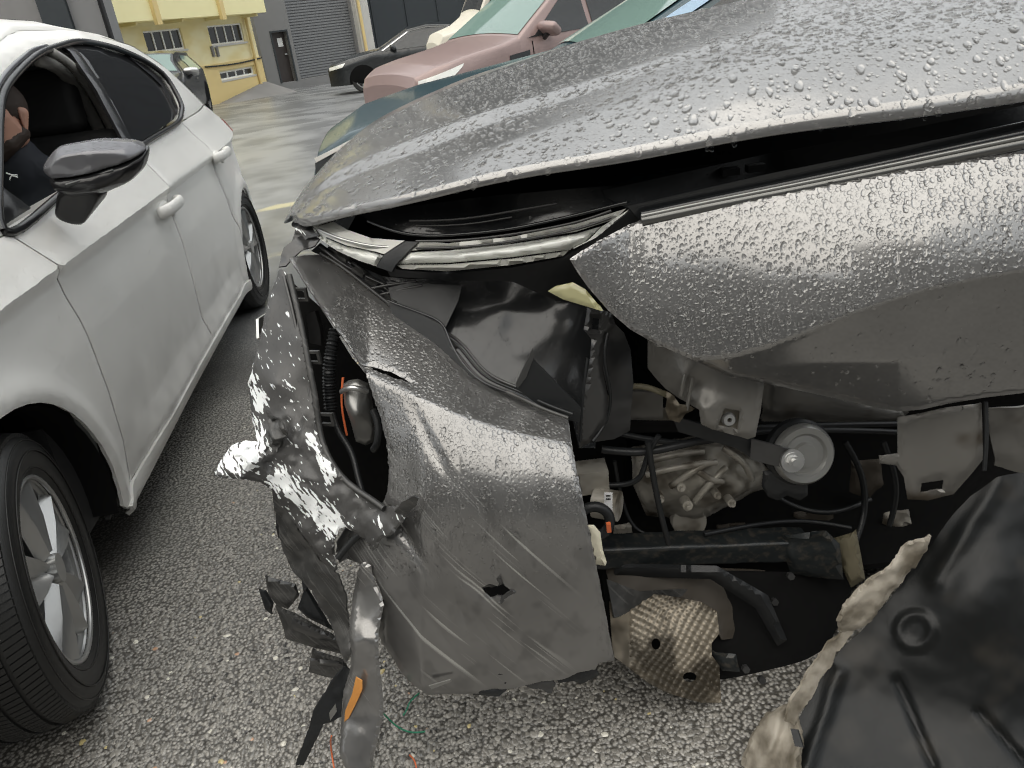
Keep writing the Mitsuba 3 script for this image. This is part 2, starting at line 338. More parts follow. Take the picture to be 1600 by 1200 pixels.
# ------------------------------------------------------------------ the ground
def build_ground():
    xs = np.unique(np.concatenate([np.linspace(-70, -6, 20), np.linspace(-6, 6, 60), np.linspace(6, 70, 20)]))
    ys = np.unique(np.concatenate([np.linspace(-40, -1, 14), np.linspace(-1, 14, 80), np.linspace(14, 90, 40)]))
    X, Yy = np.meshgrid(xs, ys, indexing='ij'); Z = ground_z(Yy)
    v = np.stack([X, Yy, Z], -1).reshape(-1, 3); n = len(ys)
    i, j = np.meshgrid(np.arange(len(xs) - 1), np.arange(n - 1), indexing='ij')
    q = np.stack([i * n + j, (i + 1) * n + j, (i + 1) * n + j + 1, i * n + j + 1], -1).reshape(-1, 4)
    add('asphalt_ground', tm(v, np.vstack([q[:, [0, 1, 2]], q[:, [0, 2, 3]]])), GROUND, smooth=True)
    labels['asphalt_ground'] = {'label': 'wet worn asphalt of the car park', 'kind': 'structure'}
    labels['sky'] = {'label': 'bright overcast sky', 'kind': 'structure'}
    r = np.random.default_rng(3)
    # aggregate: half-sunk stones, each an uneven pebble
    N = 30000
    yy = .75 + 2.6 * r.random(N * 2) ** 1.35; xx = -1.15 + 2.0 * r.random(N * 2)
    k = (xx > -.75 - .26 * yy) & (xx < .12 + .2 * yy) & ~((xx < -.93 - .08 * (yy - 1.4)) & (yy > 1.6)) & ~((xx > .3) & (yy > 1.45)); xx, yy = xx[k][:N], yy[k][:N]; N = len(xx)
    ico = trimesh.creation.icosphere(subdivisions=1); bv, bf = np.array(ico.vertices), np.array(ico.faces)
    keepf = (bv[bf][:, :, 2].max(1) > .12); bf = bf[keepf]
    R = .0023 + .0054 * r.random(N) ** 2.2
    sc = R[:, None] * np.stack([.8 + .6 * r.random(N), .7 + .4 * r.random(N), .30 + .22 * r.random(N)], 1)
    V = bv[None] * (1 + .22 * (r.random((N, len(bv), 1)) - .5)) * sc[:, None]
    a = r.random(N) * 6.28; ca, sa = np.cos(a)[:, None], np.sin(a)[:, None]
    V = np.stack([V[..., 0] * ca - V[..., 1] * sa, V[..., 0] * sa + V[..., 1] * ca, V[..., 2]], -1)
    V = V + np.stack([xx, yy, -.0005 + 0 * xx], 1)[:, None]
    tone = (.10 + .16 * r.random(N) ** 1.5) * (.5 + 1.0 * meshkit.fbm(np.stack([xx * 1.6, yy * 1.6, 0 * xx], 1), 3, 5))
    col = tone[:, None] * np.array([1, .945, .84]) 
    w = r.random(N); col[w > .985] = [.55, .53, .46]; col[(w > .978) & (w < .982)] = [.46, .38, .18]; col[(w > .976) & (w < .978)] = [.40, .24, .15]
    C = np.repeat(col[:, None], len(bv), 1).reshape(-1, 3)
    F = (bf[None] + (np.arange(N) * len(bv))[:, None, None]).reshape(-1, 3)
    add('asphalt_ground__aggregate', tm(V.reshape(-1, 3), F), STONE, smooth=True, color=C)
    labels['asphalt_ground__aggregate'] = {'label': 'loose and embedded stones of the asphalt surface', 'kind': 'stuff'}
build_ground()

# ------------------------------------------------------------------ buildings
class Facade:
    def __init__(s, a, b):             # two points of the wall, left to right as seen
        s.o = np.array([a[0], a[1], 0.0]); e = np.array([b[0] - a[0], b[1] - a[1], 0.0]); s.len = np.linalg.norm(e); s.e = e / s.len
        s.n = np.array([s.e[1], -s.e[0], 0])          # towards the viewer
    def uz(s, px, py):
        d = ray(px, py); k = (s.n @ (s.o - CAM)) / (s.n @ d); q = CAM + d * k
        return float((q - s.o) @ s.e), float(q[2])
    def box(s, u0, u1, z0, z1, d0, d1):
        b = trimesh.creation.box(extents=[u1 - u0, d1 - d0, z1 - z0])
        M = np.eye(4); M[:3, 0], M[:3, 1], M[:3, 2] = s.e, -s.n, [0, 0, 1]; M[:3, 3] = s.o + s.e * (u0 + u1) / 2 + s.n * (d0 + d1) / 2 + np.array([0, 0, (z0 + z1) / 2])
        b.apply_transform(M); return b
    def wall(s, u0, u1, z0, z1, th, holes=()):
        p = Polygon([(u0, z0), (u1, z0), (u1, z1), (u0, z1)], [[(a, c), (b, c), (b, d), (a, d)] for a, b, c, d in holes])
        w = trimesh.creation.extrude_polygon(p, th, engine='earcut')
        M = np.eye(4); M[:3, 0], M[:3, 1], M[:3, 2] = s.e, [0, 0, 1], s.n; M[:3, 3] = s.o - s.n * th
        w.apply_transform(M); return w
def window(parent, F, r, panes, frame_w=.045, glass=GLASSDK, depth=.10):
    u0, u1, z0, z1 = r
    k = add(parent + '__window', cat([F.box(u0, u1, z1 - frame_w, z1, -depth, -depth + .05), F.box(u0, u1, z0, z0 + frame_w, -depth, -depth + .05)] +
            [F.box(u0 + (u1 - u0 - frame_w) * i / panes, u0 + (u1 - u0 - frame_w) * i / panes + frame_w, z0 + frame_w, z1 - frame_w, -depth, -depth + .05) for i in range(panes + 1)]), WFRAME, smooth=False)
    for i in range(panes):
        w = (u1 - u0 - frame_w) / panes; a = u0 + w * i + frame_w
        add(k + '__pane', F.box(a, a + w - frame_w, z0 + frame_w, z1 - frame_w, -depth + .012, -depth + .02), glass, smooth=False)
    add(k + '__sill', F.box(u0 - .05, u1 + .05, z0 - .06, z0 - .002, -depth, .05), LTSTONE, smooth=False)
def yellow():
    K = 'yellow_building'
    A, B = D_(180, 88, 20.2), D_(395, 61, 25.9)
    F = Facade(A, B)
    ue = F.uz(398, 60)[0]; zb = ground_z(24) - .25
    ze = F.uz(290, 30)[1]                                 # underside of the upper storey
    def rect(p): 
        q = np.array([F.uz(*a) for a in p]); return q[:, 0].min(), q[:, 0].max(), q[:, 1].min(), q[:, 1].max()
    def rq(l, r, t, b):                                     # left/right at mid height, top/bottom at mid width
        m = ((l[0] + r[0]) / 2, (l[1] + r[1]) / 2)
        return F.uz(*l)[0], F.uz(*r)[0], F.uz(*b)[1], F.uz(*t)[1]
    w1, w2 = rq((227, 64), (286, 60), (256, 46), (258, 80)), rq((327, 55), (380, 50), (352, 38), (356, 68))
    lw = rq((343, 118), (397, 111), (369, 108), (371, 121))
    u0 = -6.0
    add(K + '__wall', F.wall(u0, ue, zb - .5, ze, .3, [w1, w2, lw]), YWALL, smooth=False)
    add(K + '__wall_core', F.box(u0, ue - .02, zb - .5, ze + 3, -8, -.45), YWALL, smooth=False)
    zo = F.uz(360, 96)[1]
    add(K + '__lower_band', cat([F.box(u0, lw[0] - .03, zb - .5, zo, .002, .05), F.box(lw[1] + .03, ue + .03, zb - .5, zo, .002, .05), F.box(lw[0] - .03, lw[1] + .03, zb - .5, lw[2] - .07, .002, .05), F.box(lw[0] - .03, lw[1] + .03, lw[3] + .04, zo, .002, .05)]), YORANGE, smooth=False)
    add(K + '__upper_storey', F.box(u0, ue - .15, ze, ze + 3.2, -8, .75), YPALE, smooth=False)
    for px, py in ((203, 20), (309, 15)):
        u = F.uz(px, py)[0]
        add(K + '__pier', F.box(u - .1, u + .1, ze - .12, ze + 3.2, .752, .86), YORANGE, smooth=False)
    for u in np.linspace(u0 + .6, ue - .5, 7):
        add(K + '__bracket', F.box(u - .04, u + .04, ze - .09, ze - .003, .003, .6), YWALL, smooth=False)
    window(K, F, w1, 4); window(K, F, w2, 4, glass=GLASSDK); window(K, F, lw, 4, .05)
    pu = F.uz(392, 80)[0]
    add(K + '__drain_pipe', tube([F.o + F.e * pu + F.n * .1 + np.array([0, 0, z]) for z in np.linspace(zb, ze, 12)], .05), YORANGE)
    zc = F.uz(360, 98)[1]
    add(K + '__cable', tube([F.o + F.e * u + F.n * .09 + np.array([0, 0, zc - .05 * math.sin(3.1 * t)]) for t, u in zip(np.linspace(0, 1, 12), np.linspace(F.uz(318, 110)[0], ue, 12))], .022), BLACK)
    for px in (331, 338):
        u, z = F.uz(px, 80); add(K + '__vent', F.box(u - .05, u + .05, z - .16, z + .14, .0, .06), CONC, smooth=False)
    name(K, 'yellow building with pale overhanging upper storey, ochre base and small multi-pane windows', 'building')
    # the light ramp along its foot
    rp = [Zp(337, 156, -.38), Zp(378, 142, -.45), Zp(422, 136, -.5)]
    a, b = F.o + F.e * (F.uz(320, 150)[0]), F.o + F.e * ue
    v = [(*(a + F.n * .9)[:2], ground_z(a[1]) + .005), (*(b + F.n * 1.2)[:2], ground_z(b[1]) + .0), (*b[:2], zb + .55), (*a[:2], zb + .12)]
    v2 = [(p[0], p[1], -2.0) for p in v]
    m = m3.Manifold.hull_points(np.array(v + v2)); add('ramp', frm(m), CONC, smooth=False)
    labels['ramp'] = {'label': 'pale concrete ramp at the foot of the yellow building', 'kind': 'structure'}
yellow()
def grey():
    K = 'grey_building'
    A, B = D_(420, 133, 29.0), D_(560, 111, 31.5)
    F = Facade(A, B); zb = -1.4
    zg = F.uz(440, 131)[1]
    dl, drr = F.uz(432, 90)[0], F.uz(455, 88)[0]; dz0, dz1 = zg + .02, F.uz(437, 50)[1]
    s0, s1 = F.uz(458, 65)[0], F.uz(553, 40)[0]; sz0, sz1 = F.uz(500, 119)[1], 6.0
    u1 = s1 + .05
    add(K + '__wall', F.wall(0, u1, zb, 11.5, .35, [(dl, drr, dz0, dz1), (s0, s1, sz0, sz1)]), GWALL, smooth=False)
    add(K + '__wall_core', F.box(0.02, u1 - .02, zb, 11.4, -9, -.7), GWALL, smooth=False)
    d = add(K + '__door', F.box(dl, drr, dz0, dz1, -.3, -.2), DOORM, smooth=False)
    add(d + '__frame', cat([F.box(dl - .06, dl, dz0, dz1 + .06, -.1, .03), F.box(drr, drr + .06, dz0, dz1 + .06, -.1, .03), F.box(dl, drr, dz1, dz1 + .06, -.1, .03)]), CHAR, smooth=False)
    add(d + '__notice', F.box(drr - .33, drr - .12, dz0 + 1.25, dz0 + 1.55, -.198, -.19), WFRAME, smooth=False)
    add(d + '__handle', F.box(drr - .16, drr - .06, dz0 + .95, dz0 + 1.0, -.2, -.13), SILVER, smooth=False)
    n = int((sz1 - sz0) / .10); pr_ = []
    for i in range(n):
        z = sz0 + .1 * i; pr_ += [(z, -.20), (z + .02, -.16), (z + .075, -.16), (z + .095, -.20)]
    pts = [F.o + F.e * u + F.n * dd + np.array([0, 0, z]) for z, dd in pr_ for u in (s0, s1)]
    f = [];
    for i in range(len(pr_) - 1): f += [[2 * i, 2 * i + 1, 2 * i + 3], [2 * i, 2 * i + 3, 2 * i + 2]]
    sh = add(K + '__shutter', tm(pts, f), SHUT, smooth=False)
    labels[sh] = {'label': 'grey roller shutter of narrow slats', 'kind': 'stuff'}
    add(K + '__shutter_rail', F.box(s0, s1, sz0 - .12, sz0, -.2, -.1), CONC, smooth=False)
    add(K + '__corner_pillar', F.box(u1, u1 + .62, zb, 11.5, -1, .25), LTSTONE, smooth=False)
    add(K + '__corner_pipe', tube([F.o + F.e * (u1 + .12) + F.n * .33 + np.array([0, 0, z]) for z in np.linspace(zb, 11.4, 8)], .06), YORANGE)
    name(K, 'grey rendered building with a dark side door and a wide roller shutter', 'building')
    K = 'charcoal_hall'
    a = F.o + F.e * (u1 + .64) - F.n * 1.2; F2 = Facade(a, a + F.e * 10 + np.array([0, .6, 0]))
    add(K + '__wall', F2.box(0, 38, zb, 17.0, -8, 0), CHAR, smooth=False)
    for u in np.linspace(1.2, 37, 20): add(K + '__panel_joint', F2.box(u - .03, u + .03, zb, 17.0, .003, .04), CHAR, smooth=False)
    name(K, 'tall charcoal metal clad hall right of the roller shutter', 'building')
    K = 'concrete_building'
    A, B = D_(-420, 130, 14.0), D_(172, 60, 14.5); F3 = Facade(A, B); u = F3.len
    add(K + '__wall', F3.box(-12, u - 1.05, -1.2, 5.5, -.8, 0), CONC, smooth=False)
    for k, (a, b, dd, m) in enumerate(((u - 1.05, u - .55, .12, CHAR), (u - .55, u - .02, .02, GWALL))):
        add(K + '__column', F3.box(a + .003, b, -1.2, 5.5, -.8, dd), m, smooth=False)
    add(K + '__downpipe', tube([F3.o + F3.e * (u + .06) + F3.n * .1 + np.array([0, 0, z]) for z in np.linspace(-1.2, 5.5, 10)], .05), WBLACK)
    name(K, 'stained grey concrete building behind the roof of the white car', 'building')
grey()
def behind():
    # the yard's other side, behind the photographer: seen only mirrored in the paint
    K = 'workshop_row'
    F = Facade(np.array([16, -8.5, 0]), np.array([-18, -8.5, 0]))
    zs = [(0, 6, 7.2), (6, 11.5, 5.6), (11.5, 14.2, 8.4), (14.2, 16.6, 5.4), (16.6, 19.0, 8.8), (19.0, 24, 5.6), (24, 34, 7.6)]
    for a, b, z in zs: add(K + '__wall', F.box(a + .01, b - .01, -.2, z, -6, 0), GWALL, smooth=False)
    for a in (1, 7, 15, 20, 25, 30): 
        add(K + '__shutter', F.box(a, a + 2.6, -.1, 3.0, .003, .08), CHAR, smooth=False)
    name(K, 'row of grey workshops behind the camera, mirrored in the wet paint', 'building')
behind()

# ------------------------------------------------------------------ parked cars of the background
def mesh_grid(P):
    a, b = P.shape[:2]; i, j = np.meshgrid(np.arange(a - 1), np.arange(b - 1), indexing='ij')
    q = np.stack([i * b + j, (i + 1) * b + j, (i + 1) * b + j + 1, i * b + j + 1], -1).reshape(-1, 4)
    return tm(P.reshape(-1, 3), np.vstack([q[:, [0, 1, 2]], q[:, [0, 2, 3]]]))
class Car:
    """a whole parked car: body lofted along its length from a top profile, windows, wheels and fittings on its left side and its roof"""
    def __init__(s, key, p0, yaw, L, w, top, belt, paint, zroof, tumble=.75, z0=0.0, rightside=False):
        s.key, s.paint, s.L, s.w, s.z0 = key, paint, L, w, z0
        a = math.radians(yaw); s.e = np.array([math.cos(a), math.sin(a), 0]); s.nl = np.array([math.sin(a), -math.cos(a), 0])
        if rightside: s.nl = -s.nl
        s.flip = rightside
        s.p0 = np.array([p0[0], p0[1], z0]) ; s.tx, s.tz = zip(*top); s.bx, s.bz = zip(*belt); s.zroof, s.tumble = zroof, tumble
        s.t_cs = lambda q: np.interp(q, s.tx, s.tz)
        s.body()
    def plan(s, q): return s.w * (1 - .30 * np.clip((.55 - q) / .55, 0, 1) ** 2.2 - .12 * np.clip((q - s.L + .6) / .6, 0, 1) ** 2)
    def lat(s, q, z):
        b = np.interp(q, s.bx, s.bz); low = np.interp(z, [.15, .3, .55, .8, 1.3], [.93, .985, 1.0, .985, .96])
        up = np.clip((z - b) / max(s.zroof - 1.0, .1), 0, 1)
        return s.plan(q) * (low - (1 - s.tumble) * up)
    def W(s, q, l, z):                 # q along from the nose, l outwards from the centre line
        q, l, z = np.broadcast_arrays(np.asarray(q, float), l, z)
        return s.p0 + s.e * q[..., None] + s.nl * (l - s.w)[..., None] + np.array([0, 0, 1.0]) * z[..., None]
    def body(s):
        qs = np.unique(np.concatenate([np.linspace(0, .5, 10), np.linspace(.5, s.L, 46), np.array(s.tx)])); P = []
        for q in qs:
            t = s.t_cs(q); z = np.concatenate([np.linspace(.22, t - .05, 12), [t - .025, t - .008]])
            l = np.array([s.lat(q, k) for k in z]); l[-1] -= .012; l[-2] -= .003
            lr = np.linspace(l[-1] - .03, 0, 6); zr = t + .05 * (1 - (lr / (l[-1] + 1e-6)) ** 2)
            half = np.stack([np.concatenate([l, lr]), np.concatenate([z, zr])], 1)
            full = np.vstack([half, half[-2::-1] * [-1, 1]])
            P.append(s.W(np.full(len(full), q), full[:, 0], full[:, 1]))
        P = np.array(P); m = mesh_grid(P)
        caps = []
        for row in (P[0], P[-1]):
            c = row.mean(0); k = len(row); caps.append(tm(np.vstack([row, c]), [[i, (i + 1) % k, k] for i in range(k)]))
        add(s.key + '__body', cat([m] + caps), s.paint, smooth=35)
    def patch(s, part, poly, mt, off=.008, step=.05, side=1):
        P, tri, _ = mesh2d(poly, step)
        l = np.array([s.lat(a, b) for a, b in P]) + off
        v = s.W(P[:, 0], side * l, P[:, 1])
        return add(s.key + '__' + part, thicken(v, tri if s.flip ^ (side < 0) else tri[:, ::-1], -.004), mt, smooth=35)
    def topstrip(s, part, q0, q1, frac, mt, off=.008):
        qs = np.linspace(q0, q1, 12); P = []
        for q in qs:
            t = s.t_cs(q); l = (s.lat(q, t) - .05) * frac; lr = np.linspace(l, -l, 11)
            P.append(s.W(np.full(11, q), lr, t + .05 * (1 - (lr / (l + .06)) ** 2) + off))
        return add(s.key + '__' + part, mesh_grid(np.array(P)), mt, smooth=True)
    def wheel(s, q, r=.33, spokes=10, side=1, rim=RIM):
        c = s.W(q, side * (s.plan(q) * .99 - .10), r); M = frame(c, s.e, s.nl * side); 
        prof = np.array([(r * .66, .0), (r * .70, .085), (r * .93, .10), (r, .07), (r, -.10), (r * .66, -.10)])
        ty = trimesh.creation.revolve(prof, sections=40); ty.apply_transform(M); k = add(s.key + '__wheel', ty, RUBBER)
        parts = [trimesh.creation.cylinder(r * .16, .05, sections=20).apply_translation([0, 0, .045]), trimesh.creation.annulus(r * .6, r * .68, .07, sections=36).apply_translation([0, 0, .05])]
        for i in range(spokes):
            b = box([r * .36, 0, .045], [r * .56, r * .10, .03]); b.apply_transform(trimesh.transformations.rotation_matrix(i * 2 * math.pi / spokes, [0, 0, 1])); parts.append(b)
        m = cat(parts); m.apply_transform(M); add(k + '__rim', m, rim)
        d = trimesh.creation.cylinder(r * .62, .02, sections=30).apply_translation([0, 0, -.02]); d.apply_transform(M); add(k + '__brake_disc', d, DKMETAL)
    def arch(s, q, r=.37, side=1):
        a = np.linspace(0, math.pi, 24); p = [(q + r * math.cos(t), .3 + r * math.sin(t)) for t in a] + [(q - r, .23), (q + r, .23)]
        s.patch('wheel_arch', p, VOIDM, .004, .05, side)
    def mirror(s, q, z, side=1, mt=None, sc=1.0):
        c = s.W(q, side * (s.lat(q, z) + .11 * sc), z); M = frame(c, s.e, None)
        b = m3.Manifold.batch_hull([m3.Manifold.sphere(.05 * sc, 14).translate([x * sc, y * sc, z_ * sc]) for x, y, z_ in ((0, -.08, .02), (0, .09, .03), (.05, -.07, -.02), (.05, .08, -.02), (-.02, 0, .03))])
        m = frm(b); m.apply_transform(M); k = add(s.key + '__mirror', m, mt or s.paint)
        p1 = s.W(q + .02, side * s.lat(q, z - .06) - side * .01, z - .10); add(k + '__stalk', tube([p1, (p1 + c) / 2 - [0, 0, .02], c - [0, 0, .04]], .028 * sc), WBLACK)
def cars():
    # pink SUV
    c = Car('pink_suv', (-.60, 9.6), 34, 4.55, .93, [(0, .72), (.06, .84), (.3, .93), (.7, 1.0), (1.25, 1.07), (1.5, 1.12), (2.3, 1.60), (2.7, 1.66), (3.9, 1.62), (4.4, 1.15), (4.55, .9)],
            [(0, .7), (1.2, 1.0), (2, 1.06), (4.5, 1.12)], PINK, 1.66, z0=-.17)
    c.arch(.93); c.wheel(.93, .36); c.arch(3.6); c.wheel(3.6, .36); c.arch(.93, side=-1); c.wheel(.93, .36, side=-1)
    c.patch('side_window', [(1.62, 1.10), (1.75, 1.12), (2.3, 1.5), (2.65, 1.56), (2.66, 1.12)], DARKGLASS if 0 else GLASSDK, .012)
    c.patch('side_window', [(2.74, 1.12), (2.74, 1.56), (3.4, 1.55), (3.6, 1.3), (3.62, 1.15)], GLASSDK, .012)
    c.topstrip('windscreen', 1.53, 2.28, 1.0, GREENGLASS)
    k = c.patch('headlight', [(.05, .70), (.07, .80), (.32, .86), (.62, .93), (.6, .90), (.36, .76), (.22, .70)], LENS, .012)
    c.patch('lamp_recess', [(.03, .52), (.03, .69), (.22, .69), (.30, .74), (.30, .56)], GLASSDK, .012)
    c.patch('side_vent', [(1.30, .80), (1.30, .93), (1.62, .96), (1.62, .81)], GLASSDK, .012)
    c.patch('door_seam', [(1.68, .45), (1.68, 1.06), (1.69, 1.06), (1.69, .45)], VOIDM, .006, .05)
    c.patch('sill', [(1.36, .22), (1.36, .34), (3.2, .34), (3.2, .22)], BLACK, .012)
    c.mirror(1.88, 1.17, sc=1.25)
    k = c.patch('door_handle', [(2.45, .93), (2.45, .96), (2.63, .965), (2.63, .935)], PINK, .03)
    name('pink_suv', 'dusty pink SUV parked beyond the grey bonnet, nose to the left', 'car')
    # teal car right behind the wrecked one
    c = Car('teal_car', (-.92, 3.98), 2, 4.4, .91, [(0, .62), (.05, .74), (.25, .84), (.6, .91), (1.1, .97), (1.5, 1.02), (2.35, 1.42), (2.8, 1.47), (3.7, 1.42), (4.4, .95)],
            [(0, .6), (1.2, .92), (4.4, 1.0)], TEAL, 1.47, z0=-.03)
    c.arch(.9); c.wheel(.9); c.arch(3.5); c.wheel(3.5)
    c.topstrip('windscreen', 1.56, 2.3, 1.0, GREENGLASS)
    c.patch('windscreen_pillar', [(1.50, 1.02), (1.62, 1.02), (2.42, 1.38), (2.36, 1.40)], LTBLUE, .02)
    c.patch('side_window', [(1.66, 1.0), (2.45, 1.36), (2.7, 1.38), (2.7, 1.02)], GLASSDK, .012)
    c.patch('headlight', [(.02, .58), (.03, .70), (.3, .80), (.62, .86), (.5, .78), (.22, .66)], GLASSDK, .012)
    c.patch('bonnet_edge', [(.04, .705), (.3, .815), (.7, .88), (1.2, .94), (1.2, .95), (.7, .895), (.3, .83), (.03, .725)], LTSTONE, .014)
    c.patch('lower_grille', [(.02, .30), (.02, .45), (.35, .45), (.35, .30)], BLACK, .012)
    c.mirror(1.75, 1.04, mt=TEAL)
    name('teal_car', 'dark teal car with green tinted windscreen parked right behind the wrecked car', 'car')
    # black saloon
    c = Car('black_saloon', (-3.75, 21.55), 4, 4.7, .90, [(0, .62), (.1, .72), (.6, .84), (1.4, .95), (2.2, 1.36), (2.7, 1.42), (3.3, 1.36), (4.0, 1.02), (4.7, .9)],
            [(0, .6), (1.2, .86), (4.7, .92)], BLKPAINT, 1.42, z0=float(ground_z(21.5)))
    for q in (.9, 3.7): c.arch(q); c.wheel(q, .33)
    c.patch('side_window', [(1.55, .92), (2.25, 1.27), (2.65, 1.32), (2.66, .93)], GLASSDK, .012); c.patch('side_window', [(2.73, .93), (2.72, 1.32), (3.2, 1.28), (3.8, .97)], GLASSDK, .012)
    c.patch('window_trim', [(1.5, .93), (2.22, 1.30), (2.7, 1.355), (3.25, 1.31), (3.9, .97), (3.9, .99), (3.25, 1.33), (2.7, 1.375), (2.2, 1.32), (1.46, .94)], SILVER, .016)
    c.patch('headlight', [(.04, .60), (.04, .68), (.5, .76), (.4, .66)], LENS, .012); c.mirror(1.75, .98)
    name('black_saloon', 'black saloon with bright window trim parked before the charcoal hall', 'car')
    # dark small car behind the white one
    c = Car('dark_hatchback', D_(292, 165, 14.0), 100, 3.9, .84, [(0, .60), (.1, .72), (.5, .84), (.95, .92), (1.6, 1.26), (2.0, 1.30), (3.3, 1.25), (3.9, .85)],
            [(0, .6), (1, .82), (3.9, .88)], BLKPAINT, 1.3, z0=-.05)
    for q in (.75, 3.1): c.arch(q, .34); c.wheel(q, .30)
    c.patch('side_window', [(1.15, .86), (1.66, 1.17), (2.1, 1.21), (2.12, .87)], GLASSDK, .012); c.patch('side_window', [(2.2, .87), (2.2, 1.21), (3.1, 1.17), (3.2, .9)], GREENGLASS, .012)
    c.mirror(1.25, .90, mt=SILVER, sc=1.1); c.mirror(1.2, .93, side=-1, mt=WHITE, sc=1.1)
    c.patch('door_handle', [(2.0, .74), (2.0, .765), (2.16, .765), (2.16, .74)], SILVER, .03)
    c.topstrip('windscreen', 1.0, 1.55, 1.0, GREENGLASS)
    name('dark_hatchback', 'small black car in front of the yellow building, half hidden by the white car', 'car')
    # beige van
    c = Car('beige_van', (-.50, 14.4), 12, 4.6, .95, [(0, .9), (.1, 1.05), (.5, 1.15), (.75, 1.3), (1.1, 1.95), (1.5, 2.05), (4.4, 2.05), (4.6, 1.9)],
            [(0, .85), (1, 1.1), (4.6, 1.15)], BEIGE, 2.05, tumble=.9, z0=float(ground_z(14.4)))
    for q in (.8, 3.7): c.arch(q); c.wheel(q)
    c.patch('side_window', [(.78, 1.2), (1.12, 1.8), (1.7, 1.85), (1.7, 1.2)], GLASSDK, .012); c.patch('side_window', [(1.95, 1.2), (1.95, 1.85), (3.0, 1.85), (3.0, 1.2)], GLASSDK, .012)
    c.topstrip('windscreen', .78, 1.08, .95, GLASSDK); c.mirror(.85, 1.28, mt=BLACK, sc=1.5)
    name('beige_van', 'beige van with dark windows standing behind the pink SUV', 'van')
cars()
# ------------------------------------------------------------------ the white hatchback with its driver
WA, WD = np.array([-1.03, 1.38]), np.array([-.22, 2.70]) / np.linalg.norm([-.22, 2.70]); WN = np.array([WD[1], -WD[0]])
WD3, WN3 = np.array([WD[0], WD[1], 0]), np.array([WN[0], WN[1], 0])
def wt(s, z):                          # outward offset of the body side from the wheel plane
    s, z = np.asarray(s, float), np.asarray(z, float)
    t = np.interp(z, [.1, .2, .28, .36, .50, .66, .78, .832, .852, .9, .96, 1.0, 1.2, 1.33, 1.40, 1.44, 1.5], [-.05, -.012, .016, -.004, .002, .004, -.006, -.004, .018, -.010, -.045, -.06, -.15, -.23, -.32, -.5, -.6])
    wedge = np.clip((s - .5) / .35, 0, 1) * np.clip((2.3 - s) / .3, 0, 1)      # the lower crease runs out at both ends
    flat = np.interp(z, [.1, .2, .36, .66, .78], [-.05, -.012, .0, .004, -.006])
    t = np.where(z < .66, flat + (t - flat) * wedge, t)
    for c, zc, r in ((0.0, .31, .37), (2.67, .22, .40)):
        d = np.hypot(s - c, z - zc); t = t + .018 * np.exp(-((d - r - .02) / .045) ** 2) * (z > .2)
    t = t - .11 * np.clip((s - 2.4) / .8, 0, 1.3) ** 2 - .09 * np.clip((.1 - s) / .75, 0, 1) ** 2
    return t
def WP(s, z, t):
    s, z, t = np.broadcast_arrays(np.asarray(s, float), z, t)
    return np.concatenate([WA + s[..., None] * WD + t[..., None] * WN, z[..., None]], -1)
def w_on(px, py, t):                   # a photo pixel on the lengthwise plane t
    d = ray(px, py); return CAM + d * ((t + WN @ WA) / (WN @ d[:2]))
def w_panel(key, poly, mt, off=0.0, th=.012, step=.03, holes=(), smooth=32):
    P, tri, dist = mesh2d(poly, step, holes)
    v = WP(P[:, 0], P[:, 1], wt(P[:, 0], P[:, 1]) + off - .004 * np.clip(1 - dist / .008, 0, 1))
    if np.cross(v[tri[:, 1]] - v[tri[:, 0]], v[tri[:, 2]] - v[tri[:, 0]]).sum(0)[:2] @ WN < 0: tri = tri[:, ::-1]
    return add(key, thicken(v, tri, th), mt, smooth=smooth)
def arc(c, z, r, a0, a1, n=28): return [(c + r * math.cos(a), z + r * math.sin(a)) for a in np.linspace(math.radians(a0), math.radians(a1), n)]
